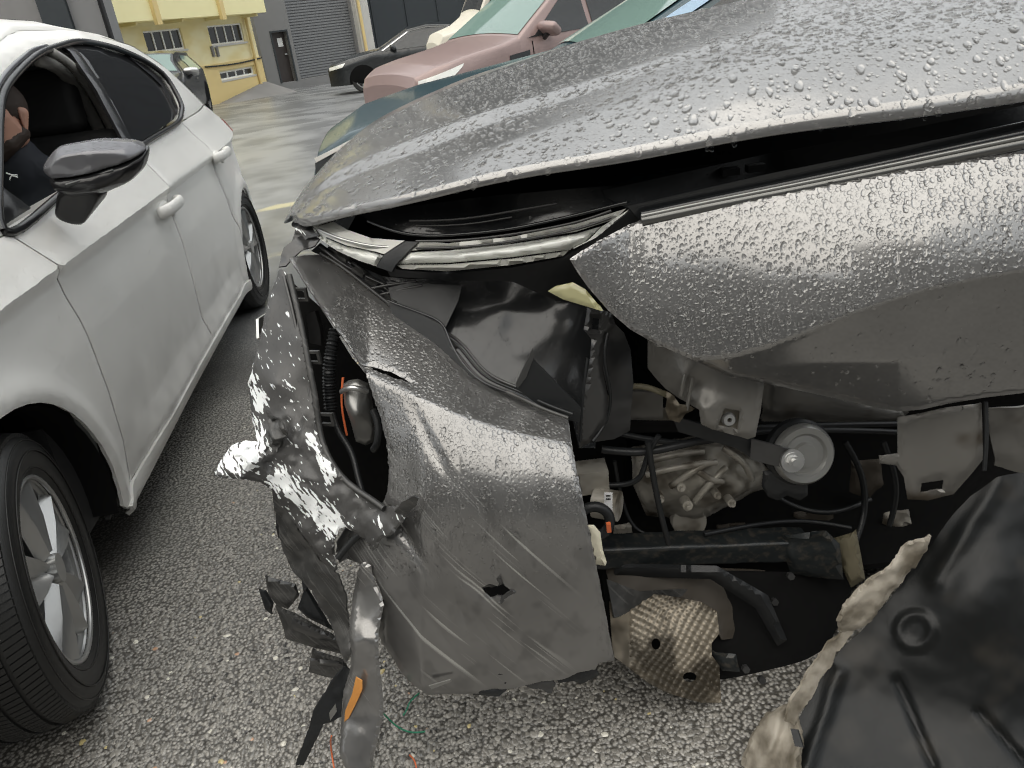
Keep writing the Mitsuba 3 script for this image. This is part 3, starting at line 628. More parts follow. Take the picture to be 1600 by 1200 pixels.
def white_car():
    K = 'white_hatchback'
    dl = [(.472, .245), (.503, .355), (.522, .503), (.519, .706), (.487, .861), (.438, .958)]
    fa = arc(0, .31, .37, 192, -12)
    fl = [(a - .006, b) for a, b in dl]
    fend = [(-.72, .55), (-.70, .70), (-.55, .84), (-.2, .925), (.1, .955), (.30, .962), fl[5], *fl[4::-1], (.45, .228), (.375, .215)] + fa[::-1] + [(-.45, .25), (-.66, .30)]
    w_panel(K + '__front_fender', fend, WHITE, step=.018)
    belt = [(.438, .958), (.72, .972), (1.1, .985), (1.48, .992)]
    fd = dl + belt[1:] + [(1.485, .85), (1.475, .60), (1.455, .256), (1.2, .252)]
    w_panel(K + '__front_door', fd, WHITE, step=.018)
    ra = arc(2.67, .22, .40, 175, 4)
    rd = [(1.461, .256), (1.481, .60), (1.491, .85), (1.486, .992), (1.9, 1.004), (2.17, 1.012), (2.24, .9), (2.27, .72), (2.33, .47 + .03), (2.262, .30), (2.255, .25)]
    rdp = Polygon(rd).difference(Point(2.67, .22).buffer(.405)); w_panel(K + '__rear_door', list(rdp.exterior.coords)[:-1], WHITE, step=.018)
    qp = [(2.176, 1.012), (2.55, 1.02), (2.76, 1.03), (2.95, .975), (3.2, .93), (3.27, .88), (3.30, .6), (3.24, .36), (3.10, .25)] + ra[::-1] + [(2.268, .26)]
    q2 = Polygon([(2.176, 1.012), (2.55, 1.02), (2.76, 1.03), (2.95, .975), (3.2, .93), (3.27, .88), (3.30, .6), (3.24, .36), (3.10, .25), (2.26, .25), (2.268, .30), (2.336, .50), (2.276, .72), (2.246, .9)]).difference(Point(2.67, .22).buffer(.40)).buffer(-.0005)
    if q2.geom_type != 'Polygon': q2 = max(q2.geoms, key=lambda g: g.area)
    w_panel(K + '__quarter_panel', list(q2.exterior.coords)[:-1], WHITE, step=.02)
    w_panel(K + '__rocker_trim', [(.375, .222), (.45, .246), (1.2, .268), (1.75, .27), (2.25, .262), (2.262, .215), (1.75, .222), (1.1, .215), (.39, .185)], WHITE, off=.012, step=.02)
    w_panel(K + '__body_core', [(.36, .2), (2.27, .2), (2.3, .7), (2.2, .985), (.45, .94), (.5, .6)], INTER, off=-.03, step=.08)
    fwin = [(.42, .966), (.60, 1.085), (.765, 1.172), (.925, 1.238), (1.156, 1.292), (1.383, 1.330), (1.63, 1.348), (1.70, 1.352), (1.545, 1.15), (1.43, .99), (1.1, .985), (.72, .972)]
    rail = [(.22, .962), (.38, 1.05), (.55, 1.14), (.75, 1.24), (.93, 1.305), (1.16, 1.357), (1.38, 1.392), (1.65, 1.412), (1.96, 1.412), (2.21, 1.37), (2.36, 1.325), (2.5, 1.25), (2.62, 1.15), (2.76, 1.034)]
    dlo = [(.415, .970), (.60, 1.085), (.765, 1.172), (.925, 1.238), (1.156, 1.292), (1.383, 1.330), (1.63, 1.350), (1.80, 1.360), (1.96, 1.355), (2.21, 1.302), (2.345, 1.250), (2.40, 1.19), (2.375, 1.12), (2.31, 1.065), (2.24, 1.045), (2.155, 1.024), (1.87, 1.010), (1.5, 1.0), (1.1, .990), (.72, .978)]
    w_panel(K + '__roof_side', rail + [(2.56, 1.026), (2.18, 1.016), (1.9, 1.006), (1.48, .996), (1.1, .988), (.72, .975), (.43, .962)], WHITE, holes=[dlo], step=.022)
    # roof, bonnet and rear hatch: grids from the rail to the middle line
    rs = np.array([.95, 1.05, 1.2, 1.4, 1.65, 1.96, 2.2, 2.36, 2.5, 2.62, 2.76, 2.95, 3.2]); P = []
    rz = np.interp(rs, [a for a, b in rail] + [2.95, 3.2], [b for a, b in rail] + [.975, .93])
    for s_, z_ in zip(rs, rz):
        t0 = float(wt(s_, z_)); u = np.linspace(0, 1, 14) ** 1.4; tt = t0 + (-.87 - t0) * u
        up = (1.465 - 1.40) * np.clip(1 - abs(s_ - 1.7) / 1.6, .25, 1)
        half = np.stack([tt, z_ + up * np.minimum(1, u * 6) ** .6 * (.75 + .25 * u)], 1); other = half[-2::-1].copy(); other[:, 0] = -1.74 - other[:, 0]
        full = np.vstack([half, other]); P.append(WP(np.full(len(full), s_), full[:, 1], full[:, 0]))
    m = mesh_grid(np.array(P)); add(K + '__roof', m, WHITE, smooth=50)
    P = []
    for s_ in np.linspace(-.75, .30, 14):
        z_ = np.interp(s_, [-.75, -.55, -.2, .1, .3], [.70, .84, .925, .955, .962]); t0 = float(wt(s_, z_)) + .0; tt = np.linspace(t0, -1.74 - t0, 24)
        P.append(WP(np.full(24, s_), z_ + .055 * (1 - ((tt + .87) / .87) ** 2) + .002, tt))
    add(K + '__bonnet', mesh_grid(np.array(P)), WHITE, smooth=50)
    P = []
    for s_, z_, in ((.30, .985), (.55, 1.12), (.8, 1.27), (1.0, 1.37), (1.12, 1.41)):
        t0 = float(wt(s_, min(z_, 1.33))) - .02; tt = np.linspace(t0, -1.74 - t0, 14); P.append(WP(np.full(14, s_) - .14 * (1 - ((tt + .87) / .87) ** 2), z_ + .035 * (1 - ((tt + .87) / .87) ** 2), tt))
    add(K + '__windscreen', mesh_grid(np.array(P)), CARGLASS, smooth=True)
    # far side and inside
    far = [WP(s_, z_, -1.74 - wt(s_, z_)) for s_ in (-.6, .5, 1.5, 2.5, 3.2) for z_ in (.25, .6, .93)]
    add(K + '__far_side', mesh_grid(np.array(far).reshape(5, 3, 3)), WHITE, smooth=40)
    fg = [WP(s_, z_, -1.74 - float(wt(s_, z_))) for s_, zt in ((.5, 1.1), (1.0, 1.31), (1.7, 1.40), (2.3, 1.33), (2.6, 1.1)) for z_ in (.93, zt)]
    add(K + '__far_windows', mesh_grid(np.array(fg).reshape(5, 2, 3)), GLASSDK, smooth=40)
    W4 = frame(np.array([WA[0], WA[1], 0]), WN3)      # x = outwards, y = backwards(ish), z up
    def wbox(t0, t1, s0, s1, z0, z1):
        b = trimesh.creation.box(extents=[t1 - t0, s1 - s0, z1 - z0]); b.apply_translation([(t0 + t1) / 2, (s0 + s1) / 2, (z0 + z1) / 2]); b.apply_transform(W4); return b
    add(K + '__cabin_lining', cat([wbox(-1.5, -.12, .45, 2.9, .16, .2), wbox(-1.52, -1.5, .5, 2.7, .2, .95), wbox(-1.5, -.2, 2.35, 2.4, .2, 1.15), wbox(-1.4, -.36, 1.1, 2.3, 1.375, 1.385), wbox(-1.5, -.08, .3, .45, .2, .93)]), INTER, smooth=False)
    add(K + '__rear_underbody', cat([wbox(-1.5, -.24, -.6, 3.1, .15, .159), wbox(-1.55, -.26, -.55, .45, .16, .75), wbox(-1.55, -.28, 2.2, 3.1, .16, .8)]), VOIDM, smooth=False)
    for c, zc, r in ((0, .31, .365), (2.67, .22, .395)):
        a = np.linspace(-.25, math.pi + .25, 26); G = np.array([[WP(c + r * math.cos(x), zc + r * math.sin(x), t + float(wt(c + r * math.cos(x), zc + r * math.sin(x)))) for x in a] for t in (-.016, -.30)])
        add(K + '__wheel_housing', mesh_grid(G), VOIDM, smooth=True)
    # glass and trims
    w_panel(K + '__rear_window', [(1.535, 1.006), (1.87, 1.014), (2.155, 1.03), (2.215, 1.042), (2.30, 1.16), (2.20, 1.300), (1.96, 1.350), (1.80, 1.354), (1.775, 1.35), (1.62, 1.14)], DARKGLASS, off=-.014, th=.0005, step=.04)
    w_panel(K + '__quarter_glass', [(2.24, 1.050), (2.30, 1.07), (2.365, 1.125), (2.388, 1.19), (2.34, 1.243), (2.225, 1.292), (2.322, 1.165)], DARKGLASS, off=-.012, th=.0005, step=.03)
    w_panel(K + '__quarter_bar', [(2.213, 1.042), (2.238, 1.049), (2.324, 1.165), (2.224, 1.294), (2.2, 1.30), (2.298, 1.16)], WBLACK, off=-.006, step=.02)
    w_panel(K + '__pillar_cover', [(1.44, 1.002), (1.53, 1.006), (1.615, 1.14), (1.77, 1.352), (1.69, 1.350), (1.545, 1.155)], WBLACK, off=-.006, step=.025)
    tr = catmull([(a, b) for a, b in dlo], 4, True); tp = WP(tr[:, 0], tr[:, 1], wt(tr[:, 0], tr[:, 1]) + .003)
    add(K + '__window_trim', tube(np.vstack([tp, tp[:1]]), .011, 8, caps=False), WBLACK, smooth=True)
    ch = catmull([(.50, 1.042), (.60, 1.100), (.765, 1.187), (.925, 1.253), (1.156, 1.307), (1.383, 1.342), (1.54, 1.352)], 5); add(K + '__weather_strip', tube(WP(ch[:, 0], ch[:, 1], wt(ch[:, 0], ch[:, 1]) + .001), .0075, 8), WCAP, smooth=True)
    in_ = [w_on(*p, -.30) for p in ((58, 94), (92, 108), (120, 140), (143, 180), (163, 222), (172, 245))]
    add(K + '__pillar_lining', tube(catmull(in_, 5), .022, 10), INTERG, smooth=True)
    in_ = [w_on(*p, -.24) for p in ((82, 82), (112, 103), (140, 140), (163, 180), (184, 224), (192, 240))]
    add(K + '__door_seal', tube(catmull(in_, 5), .015, 10), INTERG, smooth=True)
    v = [w_on(28, 112, -.45), w_on(70, 105, -.45), w_on(78, 140, -.5), w_on(32, 148, -.5)]
    add(K + '__sun_visor', thicken(np.array(v), np.array([[0, 2, 1], [0, 3, 2]]), .02), VISOR, smooth=False)
    w_panel(K + '__door_card', [(.5, .70), (1.44, .70), (1.43, .978), (.52, .962)], INTERG, off=-.075, step=.06)
    w_panel(K + '__mirror_corner', [(.425, .975), (.52, 1.028), (.57, 1.05), (.61, .982)], WBLACK, off=-.004, step=.025)
    for s_, z_ in ((1.40, .80), (2.27, .845)):
        t_ = float(wt(s_, z_)); a = np.array([WP(s_ + x, z_ + zz, t_ + y) for x, y, zz in ((-.105, .012, 0), (-.08, .042, .003), (0, .05, .004), (.08, .042, .003), (.105, .012, 0))])
        h = tube(catmull(a, 4), [.009] + [.012] * 15 + [.009], 12); h.vertices[:, 2] = z_ + (h.vertices[:, 2] - z_) * 1.75
        k = add(K + '__door_handle', h, WHITE, smooth=True)
        cu = trimesh.creation.icosphere(subdivisions=2, radius=1).apply_scale([.012, .06, .03]); cu.apply_transform(frame(WP(s_, z_ - .006, t_ + .002), WN3)); add(k + '__recess', cu, WHITE, smooth=True)
        lk = trimesh.creation.cylinder(.012, .012, sections=20); lk.apply_transform(frame(WP(s_ + .085, z_ - .035, t_ + .004), [0, 0, 1], WN3)); add(k + '__lock', lk, WHITE, smooth=30)
    w_panel(K + '__tail_lamp', [(3.13, .93), (3.2, .92), (3.26, .87), (3.27, .80), (3.18, .84)], REDL, off=.006, step=.03)
    for kk, sd in (('front_fender', 1), ('front_door', 2), ('rear_door', 3)):
        v_, f_ = mikit.meshkit.WRITTEN[scene[K + '__' + kk]['filename']][:2]
        fn_ = np.cross(v_[f_[:, 1]] - v_[f_[:, 0]], v_[f_[:, 2]] - v_[f_[:, 0]]); fo = f_[(fn_[:, :2] @ WN > 0)]
        stuff_drops(K + '__' + kk + '__rain_drops', v_.astype(float), fo, (1700, 1500, 400)[sd - 1], .0013, .0034, 100 + sd, clip=lambda c, n: np.clip((c[:, 2] - .78) * 8, .16, 1), seg=7)
    # mirror
    def hull(ps, r): return m3.Manifold.batch_hull([m3.Manifold.sphere(r if np.isscalar(r) else r[i], 20).translate(list(map(float, p))) for i, p in enumerate(ps)])
    M = frame(WP(.60, 1.03, 0), WN3)                  # x outwards, y backwards, z up
    def m_on(px, py, s_, push=0.0):            # a pixel on the crosswise plane s_, in the mirror's own frame
        d = ray(px, py); k = (s_ + WD @ WA) / (WD @ d[:2]); q = CAM + d * k
        return [(q[:2] - WA) @ WN, push, q[2] - 1.03]
    ol = [(72, 263), (92, 236), (150, 226), (205, 229), (219, 236), (213, 262), (195, 281), (160, 296), (112, 304), (88, 294)]
    pts = [m_on(x, y, .60, 0) for x, y in ol]; cx, cz = np.mean([p[0] for p in pts]), np.mean([p[2] for p in pts])
    fr = [[cx + (p[0] - cx) * .80, -.055 + .02 * abs(p[0] - cx) / .1, cz + (p[2] - cz) * .72] for p in pts]; bk = [[cx + (p[0] - cx) * .97, .06, cz + (p[2] - cz) * .97] for p in pts]
    body = hull(pts + fr + bk, .009)
    a0, a1 = np.array(m_on(74, 277, .60)), np.array(m_on(222, 241, .60)); ln = a1 - a0; nrm = np.array([-ln[2], -.25 * np.linalg.norm(ln), ln[0]]); nrm /= np.linalg.norm(nrm)
    def sm_(man_, it=6):
        m = frm(man_.refine_to_length(.006)); m = trimesh.Trimesh(m.vertices, m.faces); trimesh.smoothing.filter_laplacian(m, lamb=.5, iterations=14); m.apply_transform(M); return m
    up = body.trim_by_plane(nrm.tolist(), float(nrm @ a0) + .0015); lo = body.trim_by_plane((-nrm).tolist(), float(-nrm @ a0) + .0015)
    k = sm_(up); k1 = add(K + '__mirror', k, WCAP, smooth=50); mv, mf = np.array(k.vertices), np.array(k.faces)
    stuff_drops(k1 + '__rain_drops', mv, mf, 1500, .0009, .0032, 21, clip=lambda c, n: (n[:, 2] > .3).astype(float), seg=6)
    add(k1 + '__housing', sm_(lo), WBLACK, smooth=50)
    lamp = hull([m_on(118, 283, .60, -.052), m_on(185, 262, .60, -.045)], .006); k = frm(lamp); k.apply_transform(M); add(k1 + '__indicator', k, GLASSDK, smooth=40)
    st = hull([m_on(90, 338, .63, .04), m_on(118, 348, .63, .05), m_on(98, 300, .60, .0), m_on(150, 300, .60, .0), m_on(150, 304, .60, .05)], .012); add(k1 + '__stalk', sm_(st), WBLACK, smooth=50)
    # wheels
    def wheel(s_, steer, detail):
        r = .318; nn = WN3 * math.cos(steer) + WD3 * math.sin(steer); ax = np.cross([0, 0, 1.0], nn)
        M = frame(WP(s_, r, -.004 if detail and s_ < 1 else -.035), ax, nn)
        prof = np.array([(.205, -.005), (.214, .006), (.235, .018), (.268, .021), (.292, .012), (.307, -.012), (.312, -.035), (.313, -.105), (.312, -.175), (.300, -.205), (.25, -.215), (.205, -.2)])
        ty = trimesh.creation.revolve(prof, sections=72); ty.apply_transform(M); k = add(K + '__wheel', ty, RUBBER, smooth=50)
        for rr_, zz_ in ((.226, .0135), (.262, .0225), (.288, .0145)):
            q = trimesh.creation.torus(rr_, .0016, major_sections=72, minor_sections=6).apply_translation([0, 0, zz_]); q.apply_transform(M); add(k + '__sidewall_ring', q, RUBBER, smooth=True)
        if detail:
            bl = []
            n = 64; cs = math.cos
            for i in range(n):
                for j, (x0, x1, tw) in enumerate(((.002, -.036, .035), (-.044, -.077, .025), (-.084, -.126, -.03), (-.133, -.166, -.025), (-.174, -.206, -.035))):
                    for h_ in range(2):
                        a0 = 2 * math.pi * (i + .5 * h_ + (.3 * (j % 2))) / n; da = 2 * math.pi / n * .40
                        rr = .318 if 0 < j < 4 else .3165
                        q = []
                        for x, off in ((x0, 0), (x1, tw)):
                            for a in (a0 + off, a0 + off + da):
                                re = rr - (.010 if (j == 0 and x > -.01) or (j == 4 and x < -.2) else 0)
                                q += [(re * cs(a), re * math.sin(a), x), ((re - .012) * cs(a), (re - .012) * math.sin(a), x)]
                        q = np.array(q); bl.append((q, np.array([[0, 2, 6], [0, 6, 4], [0, 1, 3], [0, 3, 2], [4, 6, 7], [4, 7, 5], [0, 4, 5], [0, 5, 1], [2, 3, 7], [2, 7, 6]])))
            V = np.concatenate([q for q, f in bl]); F = np.concatenate([f + 8 * i for i, (q, f) in enumerate(bl)])
            m = tm(V, F); m.apply_transform(M); kk = add(k + '__tread', m, RUBBER, smooth=False); labels[kk] = {'label': 'worn tread blocks', 'kind': 'stuff'}
        rp = np.array([(.208, .004), (.212, -.002), (.206, -.012), (.196, -.018), (.190, -.08), (.188, -.17)]); rim = trimesh.creation.revolve(rp, sections=64)
        lip = trimesh.creation.torus(.2075, .0055, major_sections=64, minor_sections=10); lip.apply_translation([0, 0, .001])
        face = trimesh.creation.revolve(np.array([(0, -.022), (.03, -.020), (.06, -.034), (.19, -.030), (.199, -.012)]), sections=64)
        parts = [rim, lip]
        for i in range(5):
            for sgn in (-1, 1):
                a = 2 * math.pi * i / 5 + .15
                def pt(rad, ang, z): return [rad * math.cos(a + ang), rad * math.sin(a + ang), z]
                hub, tip = sgn * .30, sgn * .20
                q = [pt(.035, hub - .5, -.02), pt(.035, hub + .5, -.02), pt(.20, tip - .18, -.022), pt(.20, tip + .18, -.022), pt(.04, hub, .004), pt(.12, (hub + tip) / 2 + .05 * sgn, .006), pt(.2, tip + .09 * sgn, -.001), pt(.04, hub - .3, -.045), pt(.2, tip, -.05)]
                parts.append(trimesh.convex.convex_hull(np.array(q)))
        rimm = cat(parts); rimm.apply_transform(M); k2 = add(k + '__rim', rimm, RIM, smooth=25)
        cap = trimesh.creation.cylinder(.032, .02, sections=28).apply_translation([0, 0, .0]); cap.apply_transform(M); add(k2 + '__hub_cap', cap, SILVER, smooth=40)
        di = trimesh.creation.cylinder(.15, .02, sections=40).apply_translation([0, 0, -.075]); di.apply_transform(M); add(k + '__brake_disc', di, DKMETAL, smooth=40)
        ba = trimesh.creation.cylinder(.187, .01, sections=40).apply_translation([0, 0, -.12]); ba.apply_transform(M); add(k + '__inner_face', ba, VOIDM, smooth=40)
    wheel(0.0, math.radians(15), True); wheel(2.66, 0.0, True)
    def seat(t_):
        b = m3.Manifold.batch_hull([m3.Manifold.sphere(.06, 16).translate([t_ + x, s_, z_]) for x in (-.2, .2) for s_, z_ in ((1.55, .5), (1.72, 1.0))])
        m = frm(b); m.apply_transform(W4); k = add(K + '__seat', m, INTER, smooth=50)
        b = m3.Manifold.batch_hull([m3.Manifold.sphere(.045, 16).translate([t_ + x, s_, z_]) for x in (-.09, .09) for s_, z_ in ((1.74, 1.10), (1.76, 1.24))]); m = frm(b); m.apply_transform(W4); add(k + '__headrest', m, INTER, smooth=50)
    seat(-.42); seat(-1.25)
    name(K, 'white five door hatchback with black mirror and an open front window', 'car')
    # driver
    D = 'person'
    # head in its own frame: x forward (to the car's front), y to his left (outwards), z up; origin at the head's centre
    H = np.eye(4); yaw = math.radians(-6); fx = -WD3 * math.cos(yaw) + WN3 * math.sin(yaw)
    c = w_on(-3, 192, -.42); H = frame(c, fx)
    S = lambda r, p, sc=(1, 1, 1): m3.Manifold.sphere(1, 40).scale([r * k for k in sc]).translate(list(p))
    def hl(*a): return m3.Manifold.batch_hull(list(a))
    sk = S(.1, (-.012, 0, .035), (.98, .80, .88))
    face = hl(S(.05, (.055, .022, .02)), S(.05, (.055, -.022, .02)), S(.035, (.065, .0, -.075)), S(.03, (.055, .03, -.06)), S(.03, (.055, -.03, -.06)), S(.03, (.0, .05, -.05)), S(.03, (.0, -.05, -.05)))
    nose = hl(S(.011, (.098, 0, .02)), S(.016, (.116, 0, -.018)), S(.012, (.10, .014, -.022)), S(.012, (.10, -.014, -.022)))
    brow = hl(S(.012, (.092, .035, .032)), S(.012, (.092, -.035, .032)))
    lip = hl(S(.009, (.098, .018, -.052)), S(.009, (.098, -.018, -.052)), S(.011, (.102, 0, -.052)))
    neck = hl(S(.055, (-.02, 0, -.05)), S(.062, (-.035, 0, -.16)))
    hd = sk + face + nose + brow + lip + neck
    for sg in (-1, 1):
        hd = hd + hl(S(.012, (-.005, sg * .082, .028), (1, .6, 1)), S(.016, (-.016, sg * .088, .02), (1, .5, 1)), S(.009, (-.004, sg * .08, -.025), (1, .6, 1)))
        hd = hd - S(.017, (.098, sg * .034, .012), (1, 1.1, .7))
    m = frm(hd.refine_to_length(.008)); m = trimesh.Trimesh(m.vertices, m.faces); trimesh.smoothing.filter_taubin(m, iterations=8); m.apply_transform(H); add(D + '__head', m, SKIN, smooth=True)
    for sg in (-1, 1):
        e = frm(S(.0125, (.086, sg * .034, .012))); e.apply_transform(H); k = add(D + '__eye', e, WFRAME, smooth=True)
        e = frm(S(.006, (.0955, sg * .034, .012))); e.apply_transform(H); add(k + '__pupil', e, HAIR, smooth=True)
    cap = (S(.1, (-.02, 0, .045), (1.03, .86, .90)) - hl(S(.06, (.09, .03, -.02)), S(.06, (.09, -.03, -.02)), S(.055, (.095, 0, .05)), S(.05, (.09, 0, -.1)))).trim_by_plane([-.75, 0, .66], -.012)
    m = frm(cap.refine_to_length(.012)); m.vertices += (meshkit.fbm(np.array(m.vertices) * 90, 3, 4) - .5)[:, None] * .006; m.apply_transform(H); add(D + '__hair', m, HAIR, smooth=True)
    be = hl(S(.040, (.062, 0, -.078)), S(.034, (.052, .034, -.062)), S(.034, (.052, -.034, -.062)), S(.030, (.0, .056, -.04)), S(.030, (.0, -.056, -.04))) - hl(S(.03, (.112, .02, -.036)), S(.03, (.112, -.02, -.036)), S(.03, (.07, .06, .012)), S(.03, (.07, -.06, .012)))
    m = frm(be.refine_to_length(.01)); m.vertices += (meshkit.fbm(np.array(m.vertices) * 120, 3, 5) - .5)[:, None] * .005; m.apply_transform(H); add(D + '__beard', m, HAIR, smooth=True)
    tor = hl(S(.07, (-.06, .17, -.25)), S(.07, (-.06, -.17, -.25)), S(.11, (-.04, .0, -.36)), S(.12, (-.05, .08, -.62)), S(.12, (-.05, -.08, -.62)), S(.075, (-.04, 0, -.16)))
    col = hl(S(.080, (-.02, 0, -.125)), S(.095, (-.035, 0, -.19)))
    arms = None
    for sg in (-1, 1):
        up_ = hl(S(.065, (-.06, sg * .20, -.27)), S(.052, (.06, sg * .25, -.52))); fo = hl(S(.05, (.06, sg * .25, -.52)), S(.036, (.33, sg * .13, -.44)))
        arms = up_ + fo if arms is None else arms + up_ + fo
    m = frm((tor + col + arms).refine_to_length(.025)); m = trimesh.Trimesh(m.vertices, m.faces); trimesh.smoothing.filter_taubin(m, iterations=10); m.vertices += m.vertex_normals * ((meshkit.fbm(np.array(m.vertices) * 14, 3, 6) - .5) * .02)[:, None]; m.apply_transform(H); add(D + '__jacket', m, JACKET, smooth=True)
    for sg in (-1, 1):
        hnd = hl(S(.03, (.35, sg * .125, -.435), (1, .6, 1)), S(.026, (.40, sg * .12, -.42), (1, .6, 1.2)))
        for q in range(4): hnd = hnd + hl(S(.010, (.41, sg * .12, -.40 - .018 * q)), S(.0095, (.440, sg * .10, -.398 - .018 * q))) + hl(S(.0095, (.440, sg * .10, -.398 - .018 * q)), S(.0085, (.425, sg * .08, -.398 - .018 * q)))
        hnd = hnd + hl(S(.011, (.37, sg * .11, -.41)), S(.009, (.405, sg * .085, -.39)))
        m = frm(hnd); m.apply_transform(H); add(D + '__hand', m, SKIN, smooth=60)
    l0 = w_on(22, 274, -.30)
    lg = [tube(catmull([l0 + np.array([a * .012, -.01, b * .012]) for a, b in ps], 4), .0022, 6) for ps in (((-1.2, .9), (0, .3), (1.3, .1)), ((-1.0, -.9), (-.2, 0), (1.2, -.5)))]
    add(D + '__chest_emblem', cat(lg), LOGO, smooth=True)
    name(D, 'bearded man in a dark jacket sitting at the wheel of the white car', 'person')
white_car()
# ------------------------------------------------------------------ the wrecked grey SUV
S_ = 'wrecked_suv'
def part(key, outline, depth, mt, smooth=35, **k):
    m, v, f = sheet(outline, depth, **k)
    return add(S_ + '__' + key, m, mt, smooth=smooth), v, f
def rope(key, pts, r, mt, n=6, sides=10):            # pts: (px, py, y)
    return add(S_ + '__' + key, tube(catmull([Y(*p) for p in pts], n), r, sides), mt, smooth=40)
def bonnet():
    E = np.array([Y(*p) for p in ((457, 337, 1.50), (466, 340, 1.44), (480, 342, 1.40), (515, 333, 1.35), (560, 322, 1.32), (640, 305, 1.27), (750, 278, 1.23), (860, 257, 1.21), (1000, 235, 1.19), (1200, 198, 1.17), (1400, 172, 1.155), (1600, 143, 1.14), (1760, 118, 1.13))])
    # the middle line of the bonnet, front to back, at the same fractions
    tx = np.array([-.52, -.47, -.43, -.38, -.32, -.22, -.09, .06, .26, .48, .70, .92, 1.12])
    tz = np.interp(tx, [-.52, -.49, -.45, -.35, -.24, -.14, -.03, .18, .35, .6, .9, 1.2], [.86, .91, .955, 1.035, 1.083, 1.117, 1.145, 1.19, 1.218, 1.248, 1.265, 1.272])
    yc = 2.05
    n = 90; t = np.linspace(0, 12, n); EE = CubicSpline(np.arange(13), E)(t); CX = CubicSpline(np.arange(13), tx)(t); CZ = CubicSpline(np.arange(13), tz)(t)
    w = np.concatenate([np.linspace(0, .06, 8)[:-1], np.linspace(.06, 1, 64)])
    g = 1 - (1 - w) ** 2.3
    P = np.zeros((n, len(w), 3))
    P[:, :, 0] = EE[:, :1] + (CX - EE[:, 0])[:, None] * (1 - (1 - w) ** 1.6)
    P[:, :, 1] = EE[:, 1:2] + (yc - EE[:, 1])[:, None] * w
    xs_ = EE[:, 0]; A = np.interp(xs_, [-.3, -.05, .15, .4, .7, 1.2], [0, 0, .022, .060, .072, .075])[:, None]
    q1 = np.clip(w / .17, 0, 1)[None]; sh = np.sin(q1 * math.pi / 2) ** 1.1
    P[:, :, 2] = EE[:, 2:] + A * sh + ((CZ - EE[:, 2])[:, None] - A) * (1 - (1 - w) ** 1.22)
    uf = np.clip(np.arange(n) / (n - 1), 0, 1)[:, None]
    sm = lambda a, b, x: (lambda q: q * q * (3 - 2 * q))(np.clip((x - a) / (b - a), 0, 1))
    # two pressed creases that run to the front corner
    P[:, :, 2] += .012 * sm(.36, .44, w + .06 * (1 - uf)) * (1 - sm(.44, .95, w)) * sm(.05, .3, uf) * (1 - .8 * sm(.5, .75, uf))
    hem = np.clip(w * .85 / .007, 0, 1); P[:, :, 2] -= .013 * (1 - np.sqrt(1 - (1 - hem) ** 2))
    near = P.copy()
    far = P[:, ::-1][:, 1:].copy(); far[:, :, 1] = 2 * yc - far[:, :, 1]
    # inner flange under the edge
    fl = np.stack([P[:, 0] + [0, .008, -.003], P[:, 0] + [0, .05, -.002], P[:, 0] + [0, .10, .002]], 1)[:, ::-1]
    m = mesh_grid(np.concatenate([fl, near, far], 1)); k = add(S_ + '__bonnet', m, PAINT, smooth=60)
    labels[k] = {'label': 'grey bonnet sprung open and covered in rain beads'}
    q = mesh_grid(near); v, f = np.array(q.vertices), np.array(q.faces)
    if np.cross(v[f[:, 1]] - v[f[:, 0]], v[f[:, 2]] - v[f[:, 0]])[:, 2].sum() < 0: f = f[:, ::-1]
    ok = lambda c, nn: (c[:, 0] < .95).astype(float)
    stuff_drops(k + '__rain_drops', v, f, 17000, .0010, .0044, 31, expo=1.35, clip=ok, seg=9)
    lowd = lambda c, nn: ((c[:, 0] < .95) * (.25 + (c[:, 1] < 1.6))).astype(float)
    stuff_drops(k + '__large_drops', v, f, 1000, .0038, .0088, 32, expo=2.4, clip=lowd, seg=14, run=1.0, height=.5, rings=SMOOTHDROP)
    un = P[:, 6:60:4].copy(); un[:, :, 2] -= .024; add(S_ + '__bonnet_lining', mesh_grid(un[3:]), BLACK, smooth=40)
bonnet()
def fen_depth(P):
    """the wing's side: a cambered upper face down to a sharp crease, a flat face tucked in below it"""
    x, y = P[:, 0], P[:, 1]
    top = np.interp(x, [880, 890, 940, 985, 1005, 1200, 1400, 1600, 1720], [408, 405, 374, 351, 343, 305, 267, 236, 215])
    bot = np.interp(x, [880, 890, 902, 918, 950, 985, 1020, 1080, 1140, 1200, 1300, 1370, 1405, 1480, 1600, 1720], [404, 405, 425, 448, 485, 515, 535, 561, 588, 600, 621, 637, 643, 631, 614, 597])
    cre = np.interp(x, [880, 1080, 1140, 1200, 1265, 1330, 1390, 1450, 1520, 1600, 1720], [700, 562, 557, 541, 516, 490, 470, 451, 437, 422, 402]); cr = np.minimum(cre, np.maximum(bot, top + 1))
    dt = np.interp(x, [890, 985, 1200, 1400, 1600, 1720], [1.155, 1.19, 1.175, 1.16, 1.145, 1.14])
    dc = np.interp(x, [890, 950, 1020, 1080, 1200, 1330, 1450, 1600, 1720], [1.155, 1.145, 1.122, 1.106, 1.086, 1.072, 1.063, 1.054, 1.05])
    db = np.interp(x, [1080, 1140, 1200, 1300, 1400, 1480, 1600, 1720], [1.106, 1.118, 1.126, 1.140, 1.146, 1.146, 1.142, 1.138])
    t = np.clip((y - top) / (cr - top + 1e-6), 0, 1.2)
    tt = np.minimum(t, 1); up = dt + (dc - dt) * (1.38 * tt - .38 * tt ** 2)
    u = np.clip((y - cr) / (np.maximum(bot - cr, 4)), 0, 1)
    fac = np.interp(x, [1180, 1290, 1420, 1600], [0, .006, .010, .004]) * np.clip(1 - np.abs(u - .55) / .45, 0, 1)
    return np.where(y <= cr, up, dc + (db - dc) * u - fac)
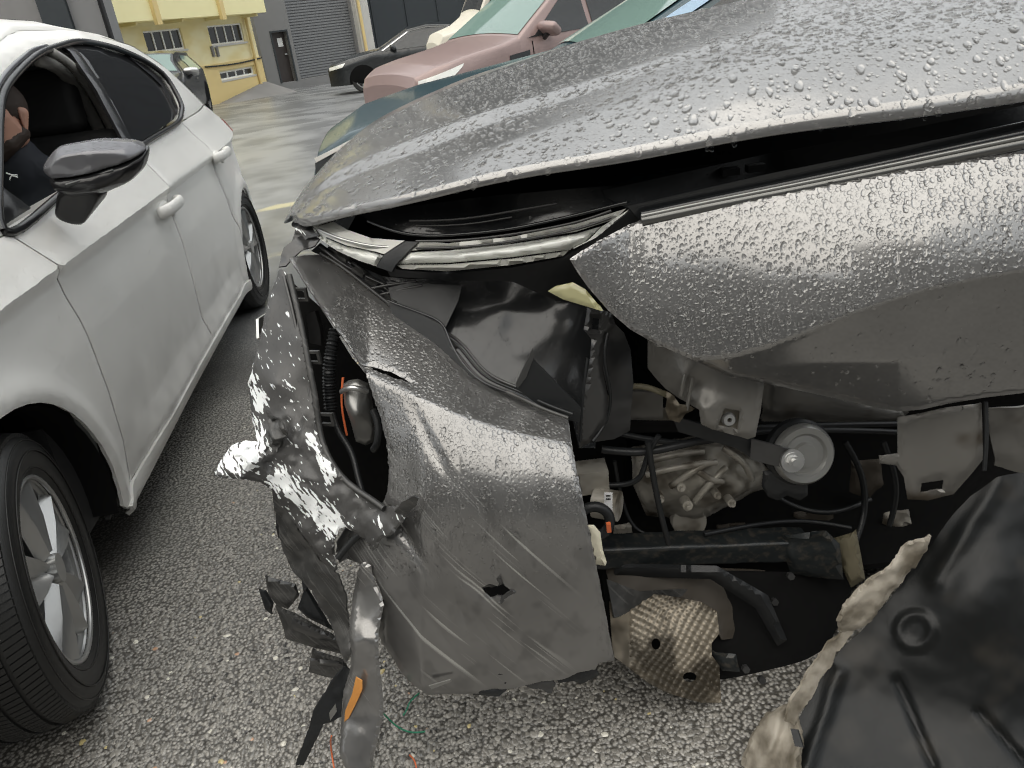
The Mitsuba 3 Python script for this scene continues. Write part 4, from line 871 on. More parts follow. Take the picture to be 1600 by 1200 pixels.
def fender():
    o = catmull([(890, 405), (900, 398), (940, 374), (985, 350)], 4)[:-1].tolist() + [(985, 350), (1005, 343), (1100, 325), (1200, 305), (1400, 267), (1600, 236), (1720, 215), (1720, 597), (1600, 614), (1540, 621), (1480, 631), (1440, 640), (1405, 643), (1370, 637), (1300, 621), (1200, 600), (1140, 588), (1080, 561), (1020, 535), (985, 515), (950, 485), (918, 448), (902, 425)]
    k, v, f = part('fender', o, fen_depth, PAINT, smooth=16, th=.0015, step=5, hem=(7, .004))
    labels[k] = {'label': 'grey front wing standing off its mounts'}
    up = lambda c, n: np.clip((n[:, 2] + .02) * 9, .04, 1)
    stuff_drops(k + '__rain_drops', v, f, 9500, .0011, .0048, 41, expo=1.2, clip=up, seg=9)
    stuff_drops(k + '__large_drops', v, f, 420, .0034, .0070, 42, expo=2.2, clip=lambda c, n: np.clip((n[:, 2] - .12) * 9, .02, 1), seg=14, run=.9, height=.52, rings=SMOOTHDROP)
    # rail that closes the wing's top edge
    r = [(1002, 340, 1.190), (1100, 319, 1.187), (1200, 299, 1.183), (1400, 258, 1.17), (1600, 216, 1.155), (1720, 192, 1.15)]
    rope('wing_rail', [(x, y + 6 + (x - 1000) * .004, d) for x, y, d in r], .0095, RAILM)
    rope('rail_bead', [(x, y - 3 - (x - 1000) * .008, d + .010) for x, y, d in r], .0075, GLOSSBLK)
    rope('rail_bead', [(x, y - 2, d - .003) for x, y, d in r], .0036, DISCM)
    part('rail_channel', [(980, 322), (1200, 272), (1400, 232), (1720, 165), (1720, 205), (1400, 262), (1200, 303), (1000, 345)], [(1000, 330, 1.215), (1720, 185, 1.175)], GLOSSBLK, step=18)
    part('rail_shelf', [(930, 300), (1200, 240), (1400, 205), (1720, 140), (1720, 190), (1400, 250), (1200, 290), (990, 330)], [(930, 300, 1.30), (1200, 240, 1.40), (1720, 140, 1.40), (1000, 335, 1.21), (1720, 195, 1.18)], BLACK, step=18)
    for i, (x, y) in enumerate(((1090, 277), (1140, 268), (1180, 262))):
        add(S_ + '__clip', box(Y(x, y, 1.33), [.03, .02, .012]), BLACK, smooth=False)
fender()
def headlight():
    top = [(484, 352), (520, 367), (580, 379), (630, 374), (700, 376), (800, 366), (900, 346), (985, 322)]
    Dd = [(484, 350, 1.43), (520, 385, 1.37), (580, 400, 1.32), (640, 400, 1.285), (720, 405, 1.255), (800, 395, 1.24), (890, 375, 1.225), (985, 325, 1.215), (580, 372, 1.345), (700, 372, 1.29), (800, 362, 1.27), (900, 342, 1.25), (700, 426, 1.262), (890, 400, 1.235)]
    B = S_ + '__headlight'
    k, v, f = part('headlight', [(560, 333), (640, 322), (760, 307), (880, 296), (960, 290), (985, 300), (990, 312), (980, 317), (900, 338), (800, 357), (700, 366), (630, 364), (600, 356), (575, 344)],
                   [(560, 333, 1.42), (760, 307, 1.36), (975, 292, 1.30), (985, 317, 1.235), (900, 338, 1.275), (800, 357, 1.295), (700, 366, 1.315), (620, 362, 1.35)], GLOSSBLK, step=9)
    labels[k] = {'label': 'slim black headlight with a pale light bar, knocked loose and cracked'}
    stuff_drops(k + '__rain_drops', v, f, 160, .0012, .003, 51)
    def sub(nm, o, mt, **q):
        m, v, f = sheet(o, Dd, **q); kk = add(B + '__' + nm, m, mt, smooth=40); return kk, v, f
    # left piece: upper tray and wet front
    sub('light_bar', [(484, 350), (496, 342), (510, 340), (540, 358), (580, 372), (632, 376), (600, 397), (584, 392), (540, 383), (505, 368)], LENS2, step=6, th=.004)
    kk, v, f = sub('light_bar', [(487, 354), (505, 370), (540, 385), (584, 394), (598, 399), (588, 416), (560, 407), (525, 391), (498, 372)], LENS, step=5, th=.008, hem=(9, .012))
    stuff_drops(kk + '__rain_drops', v, f, 170, .0012, .0026, 52)
    # right piece: three lit steps
    sub('light_bar', [(655, 377), (700, 380), (800, 370), (900, 350), (978, 326), (962, 342), (900, 362), (800, 378), (700, 388), (640, 391)], LENS2, step=6, th=.004, hem=(8, .006))
    kk, v, f = sub('light_bar', [(638, 394), (700, 391), (800, 381), (900, 365), (938, 354), (915, 378), (890, 390), (800, 402), (700, 411), (622, 412)], LENS, step=5, th=.008, hem=(10, .014))
    stuff_drops(kk + '__rain_drops', v, f, 240, .001, .0024, 53)
    sub('light_bar', [(620, 414), (700, 413), (800, 404), (888, 392), (880, 400), (800, 414), (700, 424), (628, 420)], LENS2, step=6, th=.005, hem=(7, .012))
    sub('end_prism', [(940, 354), (982, 328), (966, 346), (930, 372), (896, 389), (918, 377)], LENS, step=6, th=.006, hem=(6, .004))
    for ya in (383, 372):
        add(B + '__light_guide', tube(catmull([Y(x, y + ya - 383, yy - .004) for x, y, yy in ((650, 388, 1.272), (720, 386, 1.262), (800, 377, 1.252), (900, 358, 1.236), (955, 340, 1.222))], 6), .0022, 8), DKMETAL, smooth=True)
    add(B + '__light_guide', tube(catmull([Y(*p) for p in ((498, 358, 1.40), (530, 372, 1.358), (580, 384, 1.328), (612, 386, 1.315))], 6), .0025, 8), SILVER, smooth=True)
    sub('cracked_rib', [(588, 417), (600, 398), (634, 377), (654, 378), (636, 394), (618, 414), (612, 425)], BLACK, step=6, th=.006)
    add(B + '__reflector', tube(catmull([Y(*p) for p in ((640, 345, 1.325), (720, 342, 1.30), (800, 330, 1.285), (870, 318, 1.275))], 6), .0022, 8), DKMETAL, smooth=True)
    add(B + '__reflector', tube(catmull([Y(*p) for p in ((650, 353, 1.32), (730, 350, 1.295), (800, 339, 1.28))], 6), .0016, 8), DKMETAL, smooth=True)
    rope('headlight__lens_rim', [(575, 345, 1.36), (640, 366, 1.31), (720, 366, 1.285), (800, 357, 1.268), (900, 336, 1.25), (980, 316, 1.22)], .003, GLOSSBLK)
    kk, v, f = part('headlight__housing', [(600, 414), (625, 422), (700, 428), (800, 418), (885, 402), (930, 372), (985, 330), (1003, 345), (960, 372), (920, 392), (895, 405), (905, 430), (930, 460), (900, 470), (870, 470), (800, 440), (700, 438), (610, 432)],
         [(610, 420, 1.31), (700, 430, 1.27), (885, 405, 1.245), (985, 335, 1.215), (900, 470, 1.33), (700, 440, 1.33)], BLACK, step=9, th=.004)
    # yellowed tab below the wing's tip
    kk, v, f = part('yellowed_tab', [(856, 455), (868, 447), (895, 441), (915, 452), (930, 470), (940, 486), (920, 480), (880, 468)], [(856, 455, 1.20), (940, 486, 1.14)], YELLOWED, step=5, th=.006, hem=(5, .004))
headlight()
def front_bay():
    # large dark pieces that close the bay behind the lamp and the torn bumper
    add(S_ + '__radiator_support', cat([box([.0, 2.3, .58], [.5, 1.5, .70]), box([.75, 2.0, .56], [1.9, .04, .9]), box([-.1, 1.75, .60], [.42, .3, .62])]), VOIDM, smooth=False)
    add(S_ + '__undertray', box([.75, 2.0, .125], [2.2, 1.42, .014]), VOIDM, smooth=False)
    add(S_ + '__engine_cover', cat([box([.8, 2.1, .86], [1.7, 1.2, .05])]), BLACK, smooth=False)
    add(S_ + '__cabin_shell', cat([box([2.6, 2.1, .72], [1.7, 1.9, .9]), box([2.0, 3.02, .7], [2.4, .04, .8])]), PAINT, smooth=False)
    L = [(596, 432), (640, 436), (760, 434), (870, 440), (905, 460), (945, 492), (960, 520), (940, 580), (930, 700), (905, 700), (895, 655), (850, 640), (800, 615), (742, 588), (705, 545), (640, 500)]
    k, v, f = part('inner_shield', L, [(600, 435, 1.40), (760, 434, 1.40), (900, 460, 1.36), (950, 520, 1.34), (690, 520, 1.325), (800, 520, 1.335), (740, 580, 1.28), (850, 620, 1.265), (930, 690, 1.255), (850, 470, 1.37), (780, 480, 1.36)], GLOSSBLK, step=9, rough=.004, rs=9, kernel='thin_plate_spline', smoothing=.001)
    labels[k] = {'label': 'glossy black inner shield speckled with fine rain'}
    stuff_drops(k + '__rain_drops', v, f, 6000, .0009, .0021, 61, expo=2.5, seg=5, height=.5, clip=lambda c, n: (meshkit.fbm(c * 9, 3, 3) > .50).astype(float) + .05)
    part('shield_flange', [(604, 440), (722, 446), (716, 470), (694, 516), (660, 490), (612, 470)], [(604, 440, 1.37), (722, 446, 1.33), (694, 516, 1.28), (612, 470, 1.34)], BLACK, step=8, th=.004)
    part('shield_flange', [(606, 470), (660, 492), (690, 508), (706, 540), (742, 590), (735, 592), (700, 555), (640, 512), (612, 490)], [(606, 475, 1.33), (742, 590, 1.19)], BLACK, step=7, th=.004)
    rope('flange_edge', [(606, 470, 1.325), (660, 490, 1.29), (690, 506, 1.27), (704, 534, 1.24), (742, 588, 1.18), (790, 612, 1.16)], .0022, GLOSSBLK)
    part('broken_fin', [(833, 546), (834, 562), (860, 588), (907, 637), (906, 660), (880, 655), (830, 625), (806, 606), (820, 585)], [(833, 546, 1.16), (907, 640, 1.14), (806, 606, 1.15)], BLACK, step=7, th=.005)
    part('broken_edge', [(833, 545), (835, 556), (822, 590), (809, 607), (806, 600), (820, 570)], [(833, 545, 1.157), (806, 606, 1.147)], DKMETAL, step=5, th=.004)
    # upright channel with its notch
    k, v, f = part('upright_bracket', [(918, 480), (938, 482), (956, 490), (962, 508), (952, 520), (946, 540), (942, 580), (950, 620), (948, 660), (925, 690), (905, 700), (903, 660), (915, 600), (922, 560), (924, 530), (912, 515)], [(918, 480, 1.23), (960, 500, 1.235), (946, 560, 1.22), (905, 640, 1.19), (925, 695, 1.19), (916, 560, 1.195)], DKMETAL, step=6, th=.004,
                   holes=[[(926, 497), (936, 498), (935, 515), (925, 514)]], hem=(5, .008), kernel='linear')
    k, v, f = part('upright_bracket', [(955, 500), (975, 520), (985, 545), (990, 600), (986, 640), (984, 672), (960, 685), (930, 690), (946, 660), (954, 620), (945, 580), (948, 540)], [(955, 500, 1.27), (985, 545, 1.31), (984, 680, 1.26), (940, 660, 1.22), (950, 560, 1.24), (966, 600, 1.255)], DKMETAL, step=7, th=.004, rough=.01, rs=16)
    rope('bracket_seam', [(950, 520, 1.225), (945, 560, 1.212), (953, 610, 1.21), (948, 655, 1.21), (926, 690, 1.185)], .003, BLACK)
    rope('bracket_seam', [(918, 560, 1.19), (912, 610, 1.18), (906, 690, 1.17)], .0022, BLACK)
    # crash box and rail
    k, v, f = part('crash_box', [(1012, 530), (1060, 540), (1140, 562), (1192, 585), (1194, 600), (1189, 640), (1180, 682), (1168, 686), (1112, 670), (1095, 662), (1092, 640), (1060, 622), (1040, 608), (1022, 588), (1012, 575)],
                   [(1012, 530, 1.25), (1080, 548, 1.21), (1190, 590, 1.18), (1060, 620, 1.215), (1085, 600, 1.205), (1100, 640, 1.165), (1180, 680, 1.15), (1020, 580, 1.25), (1072, 590, 1.195)], PRIMER, step=7, th=.003, kernel='linear', rough=.008, rs=22, hem=(6, .006), holes=[[(1132, 638), (1156, 642), (1152, 670), (1122, 664)]])
    labels[k] = {'label': 'bare grey crash box with a square nut window'}
    add(k + '__captive_nut', trimesh.creation.revolve(np.array([(.004, 0), (.004, .008), (.010, .008), (.013, .002), (.013, 0), (.004, 0)]), sections=16).apply_transform(frame(Y(1138, 655, 1.172), [1, 0, 0], [0, -1, .3])), SILVER, smooth=30)
    part('crash_box__nut_plate', [(1126, 634), (1162, 638), (1158, 676), (1118, 670)], [(1126, 634, 1.185), (1158, 676, 1.18)], CAST, step=8)
    for x0, y0, x1, y1 in ((1082, 590, 1073, 640), (1070, 585, 1064, 618)):
        rope('crash_box__bead', [(x0, y0, 1.19), ((x0 + x1) / 2, (y0 + y1) / 2, 1.185), (x1, y1, 1.185)], .0035, PRIMER)
    part('torn_foil', [(1042, 612), (1052, 618), (1062, 632), (1078, 634), (1086, 640), (1072, 648), (1062, 660), (1045, 656), (1040, 640)], [(1042, 612, 1.20), (1086, 640, 1.185), (1045, 656, 1.20), (1060, 636, 1.18)], HEAT, step=4, rough=.02, rs=60)
    part('side_rail', [(980, 612), (1036, 614), (1036, 655), (984, 658)], [(980, 612, 1.36), (1036, 655, 1.36)], PRIMER, step=10, th=.02)
    part('side_rail', [(1190, 586), (1260, 602), (1360, 632), (1420, 644), (1400, 662), (1192, 660)], [(1190, 586, 1.36), (1420, 650, 1.34)], PRIMER, step=10, th=.02, hem=(8, .008))
    part('side_rail__flange', [(985, 660), (1400, 664), (1430, 656), (1430, 672), (985, 676)], [(985, 660, 1.35), (1430, 664, 1.33)], VOIDM, step=12, th=.01)
    rope('pipe', [(960, 676, 1.30), (1040, 690, 1.29), (1100, 690, 1.29), (1160, 678, 1.30), (1300, 672, 1.30), (1420, 676, 1.30)], .006, BLACK)
    rope('pipe', [(940, 702, 1.27), (1000, 706, 1.26), (1060, 696, 1.26), (1110, 684, 1.27)], .008, BLACK)
    rope('pipe', [(1180, 668, 1.33), (1300, 664, 1.33), (1440, 662, 1.32)], .006, BLACK)
    rope('wiring', [(1030, 680, 1.25), (1012, 712, 1.25), (1000, 745, 1.25), (975, 757, 1.26), (935, 757, 1.27)], .0055, BLACK)
    rope('wiring', [(1012, 690, 1.24), (1020, 740, 1.24), (1032, 800, 1.24), (1045, 850, 1.24)], .006, BLACK)
    part('bracket_arm', [(1050, 650), (1092, 662), (1180, 690), (1230, 710), (1240, 735), (1180, 720), (1150, 700), (1060, 675)], [(1050, 650, 1.24), (1240, 722, 1.20)], BLACK, step=7, th=.006)
    k, v, f = part('bracket_arm', [(1174, 686), (1205, 694), (1240, 704), (1246, 734), (1210, 728), (1172, 718)], [(1174, 690, 1.20), (1246, 720, 1.165)], DKMETAL, step=7, th=.005)
    rope('gas_line', [(930, 640, 1.32), (990, 604, 1.33), (1030, 612, 1.30), (1045, 618, 1.27)], .006, OLIVE)
    # horn: a dished disc on its bolt
    M = frame(Y(1256, 710, 1.19), [1, .05, 0], np.array([-.25, -.92, .30]))
    disc = trimesh.creation.revolve(np.array([(0, .012), (.018, .012), (.020, .004), (.030, .003), (.034, .009), (.043, .010), (.047, .004), (.0485, -.004), (.046, -.010), (0, -.012)]), sections=64); disc.apply_scale([1.2, 1.2, 1]); disc.apply_transform(M)
    k = add(S_ + '__horn', disc, DISCM, smooth=28); labels[k] = {'label': 'round silver horn disc on a bolt'}
    rim = trimesh.creation.revolve(np.array([(.02, -.012), (.052, -.012), (.056, -.018), (.056, -.034), (.05, -.04), (.02, -.045)]), sections=64); rim.apply_scale([1.12, 1.12, 1]); rim.apply_transform(M); add(k + '__rim', rim, BLACK, smooth=30)
    Mb = frame(Y(1238, 720, 1.152), [1, 0, 0], np.array([-.25, -.92, .30]))
    wsh = trimesh.creation.cylinder(.021, .006, sections=40); wsh.apply_transform(Mb); add(k + '__washer', wsh, SILVER, smooth=30)
    bolt = cat([trimesh.creation.cylinder(.0115, .010, sections=6).apply_translation([0, 0, .007]), trimesh.creation.cylinder(.0065, .007, sections=20).apply_translation([0, 0, .0145]), trimesh.creation.cylinder(.016, .004, sections=30).apply_translation([0, 0, .003])]); bolt.apply_transform(Mb); add(k + '__bolt', bolt, SILVER, smooth=30)
    part('horn_bracket', [(1192, 736), (1215, 732), (1242, 740), (1262, 752), (1262, 774), (1250, 782), (1230, 774), (1215, 782), (1200, 776), (1190, 760)], [(1192, 740, 1.20), (1262, 770, 1.185)], BLACK, step=6, th=.008, hem=(6, .006))
    # gearbox casting with ribs, bosses and bolts
    G = [(985, 700), (1030, 690), (1085, 684), (1130, 690), (1180, 712), (1205, 738), (1195, 762), (1150, 786), (1120, 800), (1090, 812), (1050, 812), (1010, 806), (990, 760)]
    gd = [(985, 700, 1.42), (1085, 684, 1.40), (1080, 745, 1.33), (1205, 740, 1.40), (1050, 812, 1.40), (990, 760, 1.40), (1140, 740, 1.345)]
    k, v, f = part('gearbox', G, gd, CAST, step=6, th=.02, rough=.035, rs=24, hem=(10, .03), kernel='thin_plate_spline'); labels[k] = {'label': 'dirty cast aluminium gearbox with ribs and bolts'}
    for a in ([(1010, 742, 1.33), (1060, 730, 1.315), (1120, 722, 1.32)], [(1048, 760, 1.325), (1085, 735, 1.312), (1110, 722, 1.32)], [(1085, 785, 1.325), (1110, 755, 1.312), (1135, 730, 1.325)], [(1000, 725, 1.37), (1050, 712, 1.35), (1100, 705, 1.35)], [(1090, 735, 1.315), (1110, 748, 1.31), (1130, 752, 1.32)], [(1130, 700, 1.36), (1160, 722, 1.345), (1175, 750, 1.35)]):
        add(k + '__rib', tube(catmull([Y(*p) for p in a], 5), .007, 8), CAST, smooth=True)
    for x, y, r_ in ((1072, 786, .011), (1118, 770, .008), (1062, 758, .009), (1140, 782, .009), (1030, 775, .008)):
        Mg = frame(Y(x, y, 1.318), [1, 0, 0], [-.1, -.95, .2]); b = cat([trimesh.creation.cylinder(r_, .03, sections=24), trimesh.creation.cylinder(r_ * .55, .012, sections=6).apply_translation([0, 0, .02])]); b.apply_transform(Mg); add(k + '__bolt_boss', b, CAST, smooth=30)
    fl_ = trimesh.creation.cylinder(.038, .03, sections=30); fl_.apply_transform(frame(Y(1075, 812, 1.39), [1, 0, 0], [0, -.8, .2])); add(k + '__flange', fl_, CAST, smooth=30)
    # pump with sticker, connector
    b = trimesh.creation.cylinder(.030, .05, sections=36); b.apply_transform(frame(Y(948, 788, 1.24), [0, 0, 1], [.9, -.45, 0])); k = add(S_ + '__pump', b, CAST, smooth=40)
    part('pump__sticker', [(944, 770), (957, 770), (957, 808), (945, 808)], [(944, 770, 1.197), (957, 808, 1.197)], LOGO, step=6, th=.001)
    for yy in (774, 779, 800): part('pump__sticker_print', [(947, yy), (954, yy), (954, yy + 2), (947, yy + 2)], [(947, yy, 1.195), (954, yy, 1.195)], BLACK, step=3, th=.0008)
    add(S_ + '__valve_block', box(Y(925, 745, 1.28), [.06, .05, .05]), CAST, smooth=False)
    b = trimesh.creation.torus(.03, .010, major_sections=40, minor_sections=12); b.apply_transform(frame(Y(928, 815, 1.18), [1, 0, 0], [.3, -.9, .2])); add(S_ + '__hose_loop', b, BLACK, smooth=True)
    m, v, f = sheet([(914, 820), (928, 820), (938, 832), (942, 860), (948, 878), (946, 884), (918, 880), (916, 850)], [(914, 820, 1.09), (948, 884, 1.07)], th=.012, step=5, hem=(4, .005)); add(S_ + '__connector', m, CREAM, smooth=40)
    add(S_ + '__orange_tab', box(Y(951, 824, 1.12), [.008, .008, .018]), ORANGEW, smooth=False)
    # subframe
    p0, p1 = Y(930, 862, 1.30), Y(1240, 850, 1.30)
    bm = rbox([np.linalg.norm(p1 - p0) + .05, .06, .055], .008); m = frm(bm.refine_to_length(.02)); m.vertices += m.vertex_normals * ((meshkit.fbm(np.array(m.vertices) * 40, 3, 2) - .5) * .008)[:, None]; m.apply_transform(frame((p0 + p1) / 2, p1 - p0)); add(S_ + '__subframe', m, SUBFR, smooth=50)
    part('subframe__end_plate', [(1225, 836), (1290, 828), (1312, 850), (1318, 905), (1260, 902), (1236, 896), (1226, 870)], [(1225, 836, 1.27), (1312, 900, 1.24)], SUBFR, step=8, th=.02, rough=.02, rs=30, hem=(7, .01))
    part('strut', [(1298, 842), (1338, 830), (1346, 870), (1352, 905), (1330, 918), (1312, 880)], [(1298, 842, 1.30), (1350, 905, 1.24), (1325, 850, 1.275), (1330, 918, 1.25)], OLIVE, step=6, th=.01, hem=(7, .01))
    # pale plate under the wing
    k, v, f = part('mounting_plate', [(1402, 652), (1440, 645), (1480, 636), (1534, 630), (1536, 718), (1520, 738), (1490, 772), (1450, 782), (1418, 780), (1412, 745), (1400, 727), (1374, 724), (1374, 712), (1402, 708)], [(1402, 652, 1.22), (1534, 630, 1.19), (1450, 782, 1.17), (1520, 735, 1.16)], PRIMER, step=8, th=.004, holes=[[(1440, 755), (1474, 750), (1472, 764), (1438, 769)]], hem=(5, .004))
    part('corner_plate', [(1545, 640), (1720, 620), (1720, 740), (1600, 742), (1552, 726)], [(1545, 640, 1.22), (1720, 740, 1.20)], PRIMER, step=12, th=.004, rough=.03, rs=14)
    rope('plate_cable', [(1540, 628, 1.19), (1541, 680, 1.17), (1538, 735, 1.15)], .004, BLACK)
    # heat shield
    H_ = [(952, 940), (980, 925), (1040, 930), (1095, 940), (1120, 955), (1124, 990), (1112, 1005), (1112, 1024), (1124, 1040), (1127, 1098), (1095, 1098), (1050, 1085), (1015, 1068), (985, 1045), (958, 1025)]
    def dim(P):
        a = (P[:, 0] * .9 + P[:, 1] * .55) / 11.0; b = (P[:, 0] * -.55 + P[:, 1] * .9) / 10.0
        wv = meshkit.noise(np.stack([P[:, 0] / 30, P[:, 1] / 30, 0 * P[:, 0]], 1), 8) * .9; a = a + wv; b = b + wv * .6
        return -.0032 * (np.abs(np.sin(a * math.pi)) * np.abs(np.sin(b * math.pi))) ** .6 * (P[:, 0] > 985)
    k, v, f = part('heat_shield', H_, [(952, 940, 1.20), (1095, 940, 1.20), (1124, 990, 1.165), (1127, 1098, 1.09), (1015, 1068, 1.07), (955, 1020, 1.08)], HEAT, step=2.6, th=.002, smooth=40, bump=dim, kernel='thin_plate_spline', holes=[[(1078 + 11 * math.cos(a), 1058 + 8 * math.sin(a)) for a in np.linspace(0, 5.9, 12)], [(1025 + 7 * math.cos(a), 1006 + 9 * math.sin(a)) for a in np.linspace(0, 5.9, 12)]])
    labels[k] = {'label': 'dimpled metal heat shield, muddy'}
    part('shield_bracket', [(1110, 1018), (1150, 1022), (1156, 1050), (1128, 1048)], [(1110, 1018, 1.15), (1156, 1050, 1.12)], SUBFR, step=6, th=.01, hem=(4, .005))
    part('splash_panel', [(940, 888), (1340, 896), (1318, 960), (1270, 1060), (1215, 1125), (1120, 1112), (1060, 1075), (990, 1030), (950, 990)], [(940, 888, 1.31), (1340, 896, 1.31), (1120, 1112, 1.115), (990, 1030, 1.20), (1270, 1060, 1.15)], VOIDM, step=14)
    part('lower_panel', [(945, 886), (1195, 890), (1190, 1000), (1128, 1000), (1100, 945), (1040, 934), (960, 940)], [(945, 886, 1.295), (1195, 890, 1.295), (1130, 1000, 1.18), (960, 940, 1.225)], GRIME, step=9, th=.004, rough=.02, rs=16)
    for i, (x, y, w, h, d) in enumerate(((1010, 640, 40, 24, 1.45), (1330, 720, 46, 60, 1.50), (1380, 800, 40, 30, 1.42), (1240, 800, 60, 30, 1.48), (960, 820, 26, 40, 1.42), (1120, 820, 44, 18, 1.46), (1400, 870, 30, 30, 1.36), (1480, 680, 40, 50, 1.36))):
        part('bay_bracket', [(x, y), (x + w, y - 4), (x + w + 4, y + h * .6), (x + w * .6, y + h), (x - 3, y + h * .8)], [(x, y, d), (x + w, y + h, d - .03)], GRIME if i % 2 else CAST, step=6, th=.012, rough=.015, rs=40, hem=(5, .006))
    for i, a in enumerate(([(1190, 760, 1.42), (1240, 790, 1.40), (1300, 800, 1.38), (1360, 780, 1.40)], [(1320, 690, 1.40), (1345, 740, 1.38), (1350, 800, 1.36), (1335, 850, 1.32)], [(960, 720, 1.36), (975, 790, 1.36), (1000, 830, 1.34), (1060, 838, 1.32)], [(1100, 835, 1.30), (1180, 820, 1.33), (1260, 815, 1.36), (1330, 825, 1.34)], [(1380, 690, 1.30), (1400, 760, 1.28), (1390, 820, 1.28)])):
        rope('bay_hose', a, (.006, .007, .004, .005, .006)[i], BLACK)
    part('lower_arm', [(960, 880), (1120, 884), (1200, 930), (1230, 1000), (1215, 1010), (1180, 950), (1110, 905), (960, 900)], [(960, 880, 1.27), (1230, 1005, 1.16)], BLACK, step=8, th=.012, hem=(6, .008))
    for x, y in ((1165, 1045), (1190, 1062), (1210, 940), (1235, 900)):
        b = trimesh.creation.cylinder(.008, .012, sections=6); b.apply_transform(frame(Y(x, y, 1.125 if y > 1000 else 1.235), [1, 0, 0], [0, -.9, .4])); add(S_ + '__tray_bolt', b, DKMETAL, smooth=30)
    part('tray_piece', [(948, 905), (1000, 925), (1090, 920), (1000, 960), (960, 965)], [(948, 905, 1.20), (1090, 920, 1.25), (960, 965, 1.16)], RAWPL, step=8, th=.004)
front_bay()
def liner():
    o = [(1720, 690), (1600, 738), (1556, 745), (1516, 775), (1478, 818), (1445, 862), (1400, 920), (1345, 988), (1312, 1015), (1278, 1070), (1245, 1130), (1232, 1180), (1222, 1240), (1720, 1240)]
    dp = [(1720, 690, 1.12), (1600, 738, 1.12), (1500, 800, 1.10), (1445, 860, 1.10), (1345, 988, 1.05), (1245, 1130, .955), (1222, 1240, .85), (1560, 830, 1.06), (1520, 920, 1.0), (1470, 1000, .985), (1420, 1100, .95), (1400, 1240, .83), (1600, 1000, .955), (1600, 1240, .80), (1720, 900, 1.04), (1720, 1240, .80)]
    dfun = RBFInterpolator(np.array(dp)[:, :2] / 100, np.array(dp)[:, 2], kernel='thin_plate_spline')
    def groove(P):
        out = np.zeros(len(P))
        for (x0, y0, x1, y1), w, h in (((1402, 1062, 1460, 1200), 6, .007), ((1530, 1112, 1610, 1200), 6, .007), ((1565, 745, 1462, 905), 14, -.008), ((1310, 1050, 1262, 1200), 10, -.008)):
            a, b = np.array([x0, y0]), np.array([x1, y1]); t = np.clip(((P - a) @ (b - a)) / ((b - a) @ (b - a)), 0, 1); d = np.linalg.norm(P - a - t[:, None] * (b - a), axis=1); out += h * np.exp(-(d / w) ** 2)
        d = np.linalg.norm((P - [1430, 985]) * [1, 1.05], axis=1); out += -.005 * (np.clip((36 - d) / 6, 0, 1)) + .004 * (np.clip((24 - d) / 8, 0, 1))
        return out
    k, v, f = part('wheel_arch_liner', o, dp, LINER, kernel='thin_plate_spline', step=7, th=.003, rough=.018, rs=12, bump=groove, smooth=50)
    labels[k] = {'label': 'black plastic wheel arch liner pulled forward'}
    stuff_drops(k + '__rain_drops', v, f, 260, .0008, .0022, 71, seg=6)
    fd = lambda x, y, o=-.012: (x, y, float(dfun([[x / 100, y / 100]])[0]) + o)
    k, v, f = part('felt_lining', [(1456, 838), (1450, 858), (1432, 882), (1395, 930), (1362, 972), (1335, 986), (1312, 988), (1305, 968), (1312, 948), (1345, 915), (1385, 880), (1420, 845)], [fd(1456, 838, -.02), fd(1432, 882, -.012), fd(1340, 986, -.012), fd(1308, 970, -.035), fd(1345, 915, -.045), fd(1400, 866, -.04), fd(1380, 930, -.03)], FELT, step=5, th=.008, rough=.022, rs=28, jag=.8, hem=(6, .006))
    labels[k] = {'label': 'muddy felt lining torn out of the wheel arch'}
    part('felt_lining', [(1318, 986), (1334, 986), (1290, 1050), (1262, 1100), (1240, 1130), (1228, 1128), (1235, 1098), (1270, 1040), (1296, 1005)], [fd(1320, 986), fd(1262, 1095, -.015), fd(1232, 1128, -.02)], FELT, step=5, th=.006, rough=.02, rs=30, jag=.6)
    part('felt_lining', [(1236, 1096), (1246, 1105), (1256, 1150), (1250, 1200), (1245, 1250), (1145, 1250), (1158, 1195), (1175, 1150), (1200, 1115)], [fd(1240, 1100, -.02), fd(1250, 1200, -.02), (1145, 1250, .93), (1200, 1115, .985), (1200, 1190, .92)], FELT, step=5, th=.01, rough=.05, rs=16, jag=.8, hem=(10, .012), bump=lambda P: .005 * np.sin(P[:, 0] / 7 + P[:, 1] / 22))
    part('lining_clip', [(1235, 1138), (1246, 1140), (1255, 1168), (1242, 1166)], [fd(1235, 1138, -.04), fd(1255, 1168, -.04)], BLACK, step=4, th=.006)
liner()
def bumper_depth(P):
    """the bumper side: a wet top band folded over a ridge, below it a face that curves over and hangs nearly plumb"""
    x, y = P[:, 0], P[:, 1]
    ty = np.interp(x, [452, 500, 530, 600, 680, 748, 800, 888, 960], [402, 398, 417, 472, 530, 594, 619, 655, 690]); td = np.interp(x, [452, 500, 530, 600, 680, 748, 800, 888, 960], [1.375, 1.43, 1.41, 1.345, 1.265, 1.19, 1.165, 1.125, 1.10])
    ry = np.interp(x, [452, 505, 545, 575, 640, 700, 800, 892, 960], [404, 484, 540, 590, 618, 642, 674, 694, 708]); rd = np.interp(x, [452, 505, 545, 575, 640, 700, 800, 892, 960], [1.374, 1.285, 1.225, 1.178, 1.13, 1.10, 1.083, 1.072, 1.062])
    bd = np.interp(x, [520, 600, 660, 800, 960], [1.10, 1.035, 1.0, .985, .98])
    u = np.clip((y - ry) / (1085 - ry), 0, 1); p = np.interp(x, [560, 640, 720, 900], [1.8, 2.2, 3.8, 4.4])
    low = rd + (bd - rd) * (1 - (1 - u) ** p)
    t = np.clip((y - ty) / np.maximum(ry - ty, 3), 0, 1)
    return np.where(y < ry, td + (rd - td) * t, low)
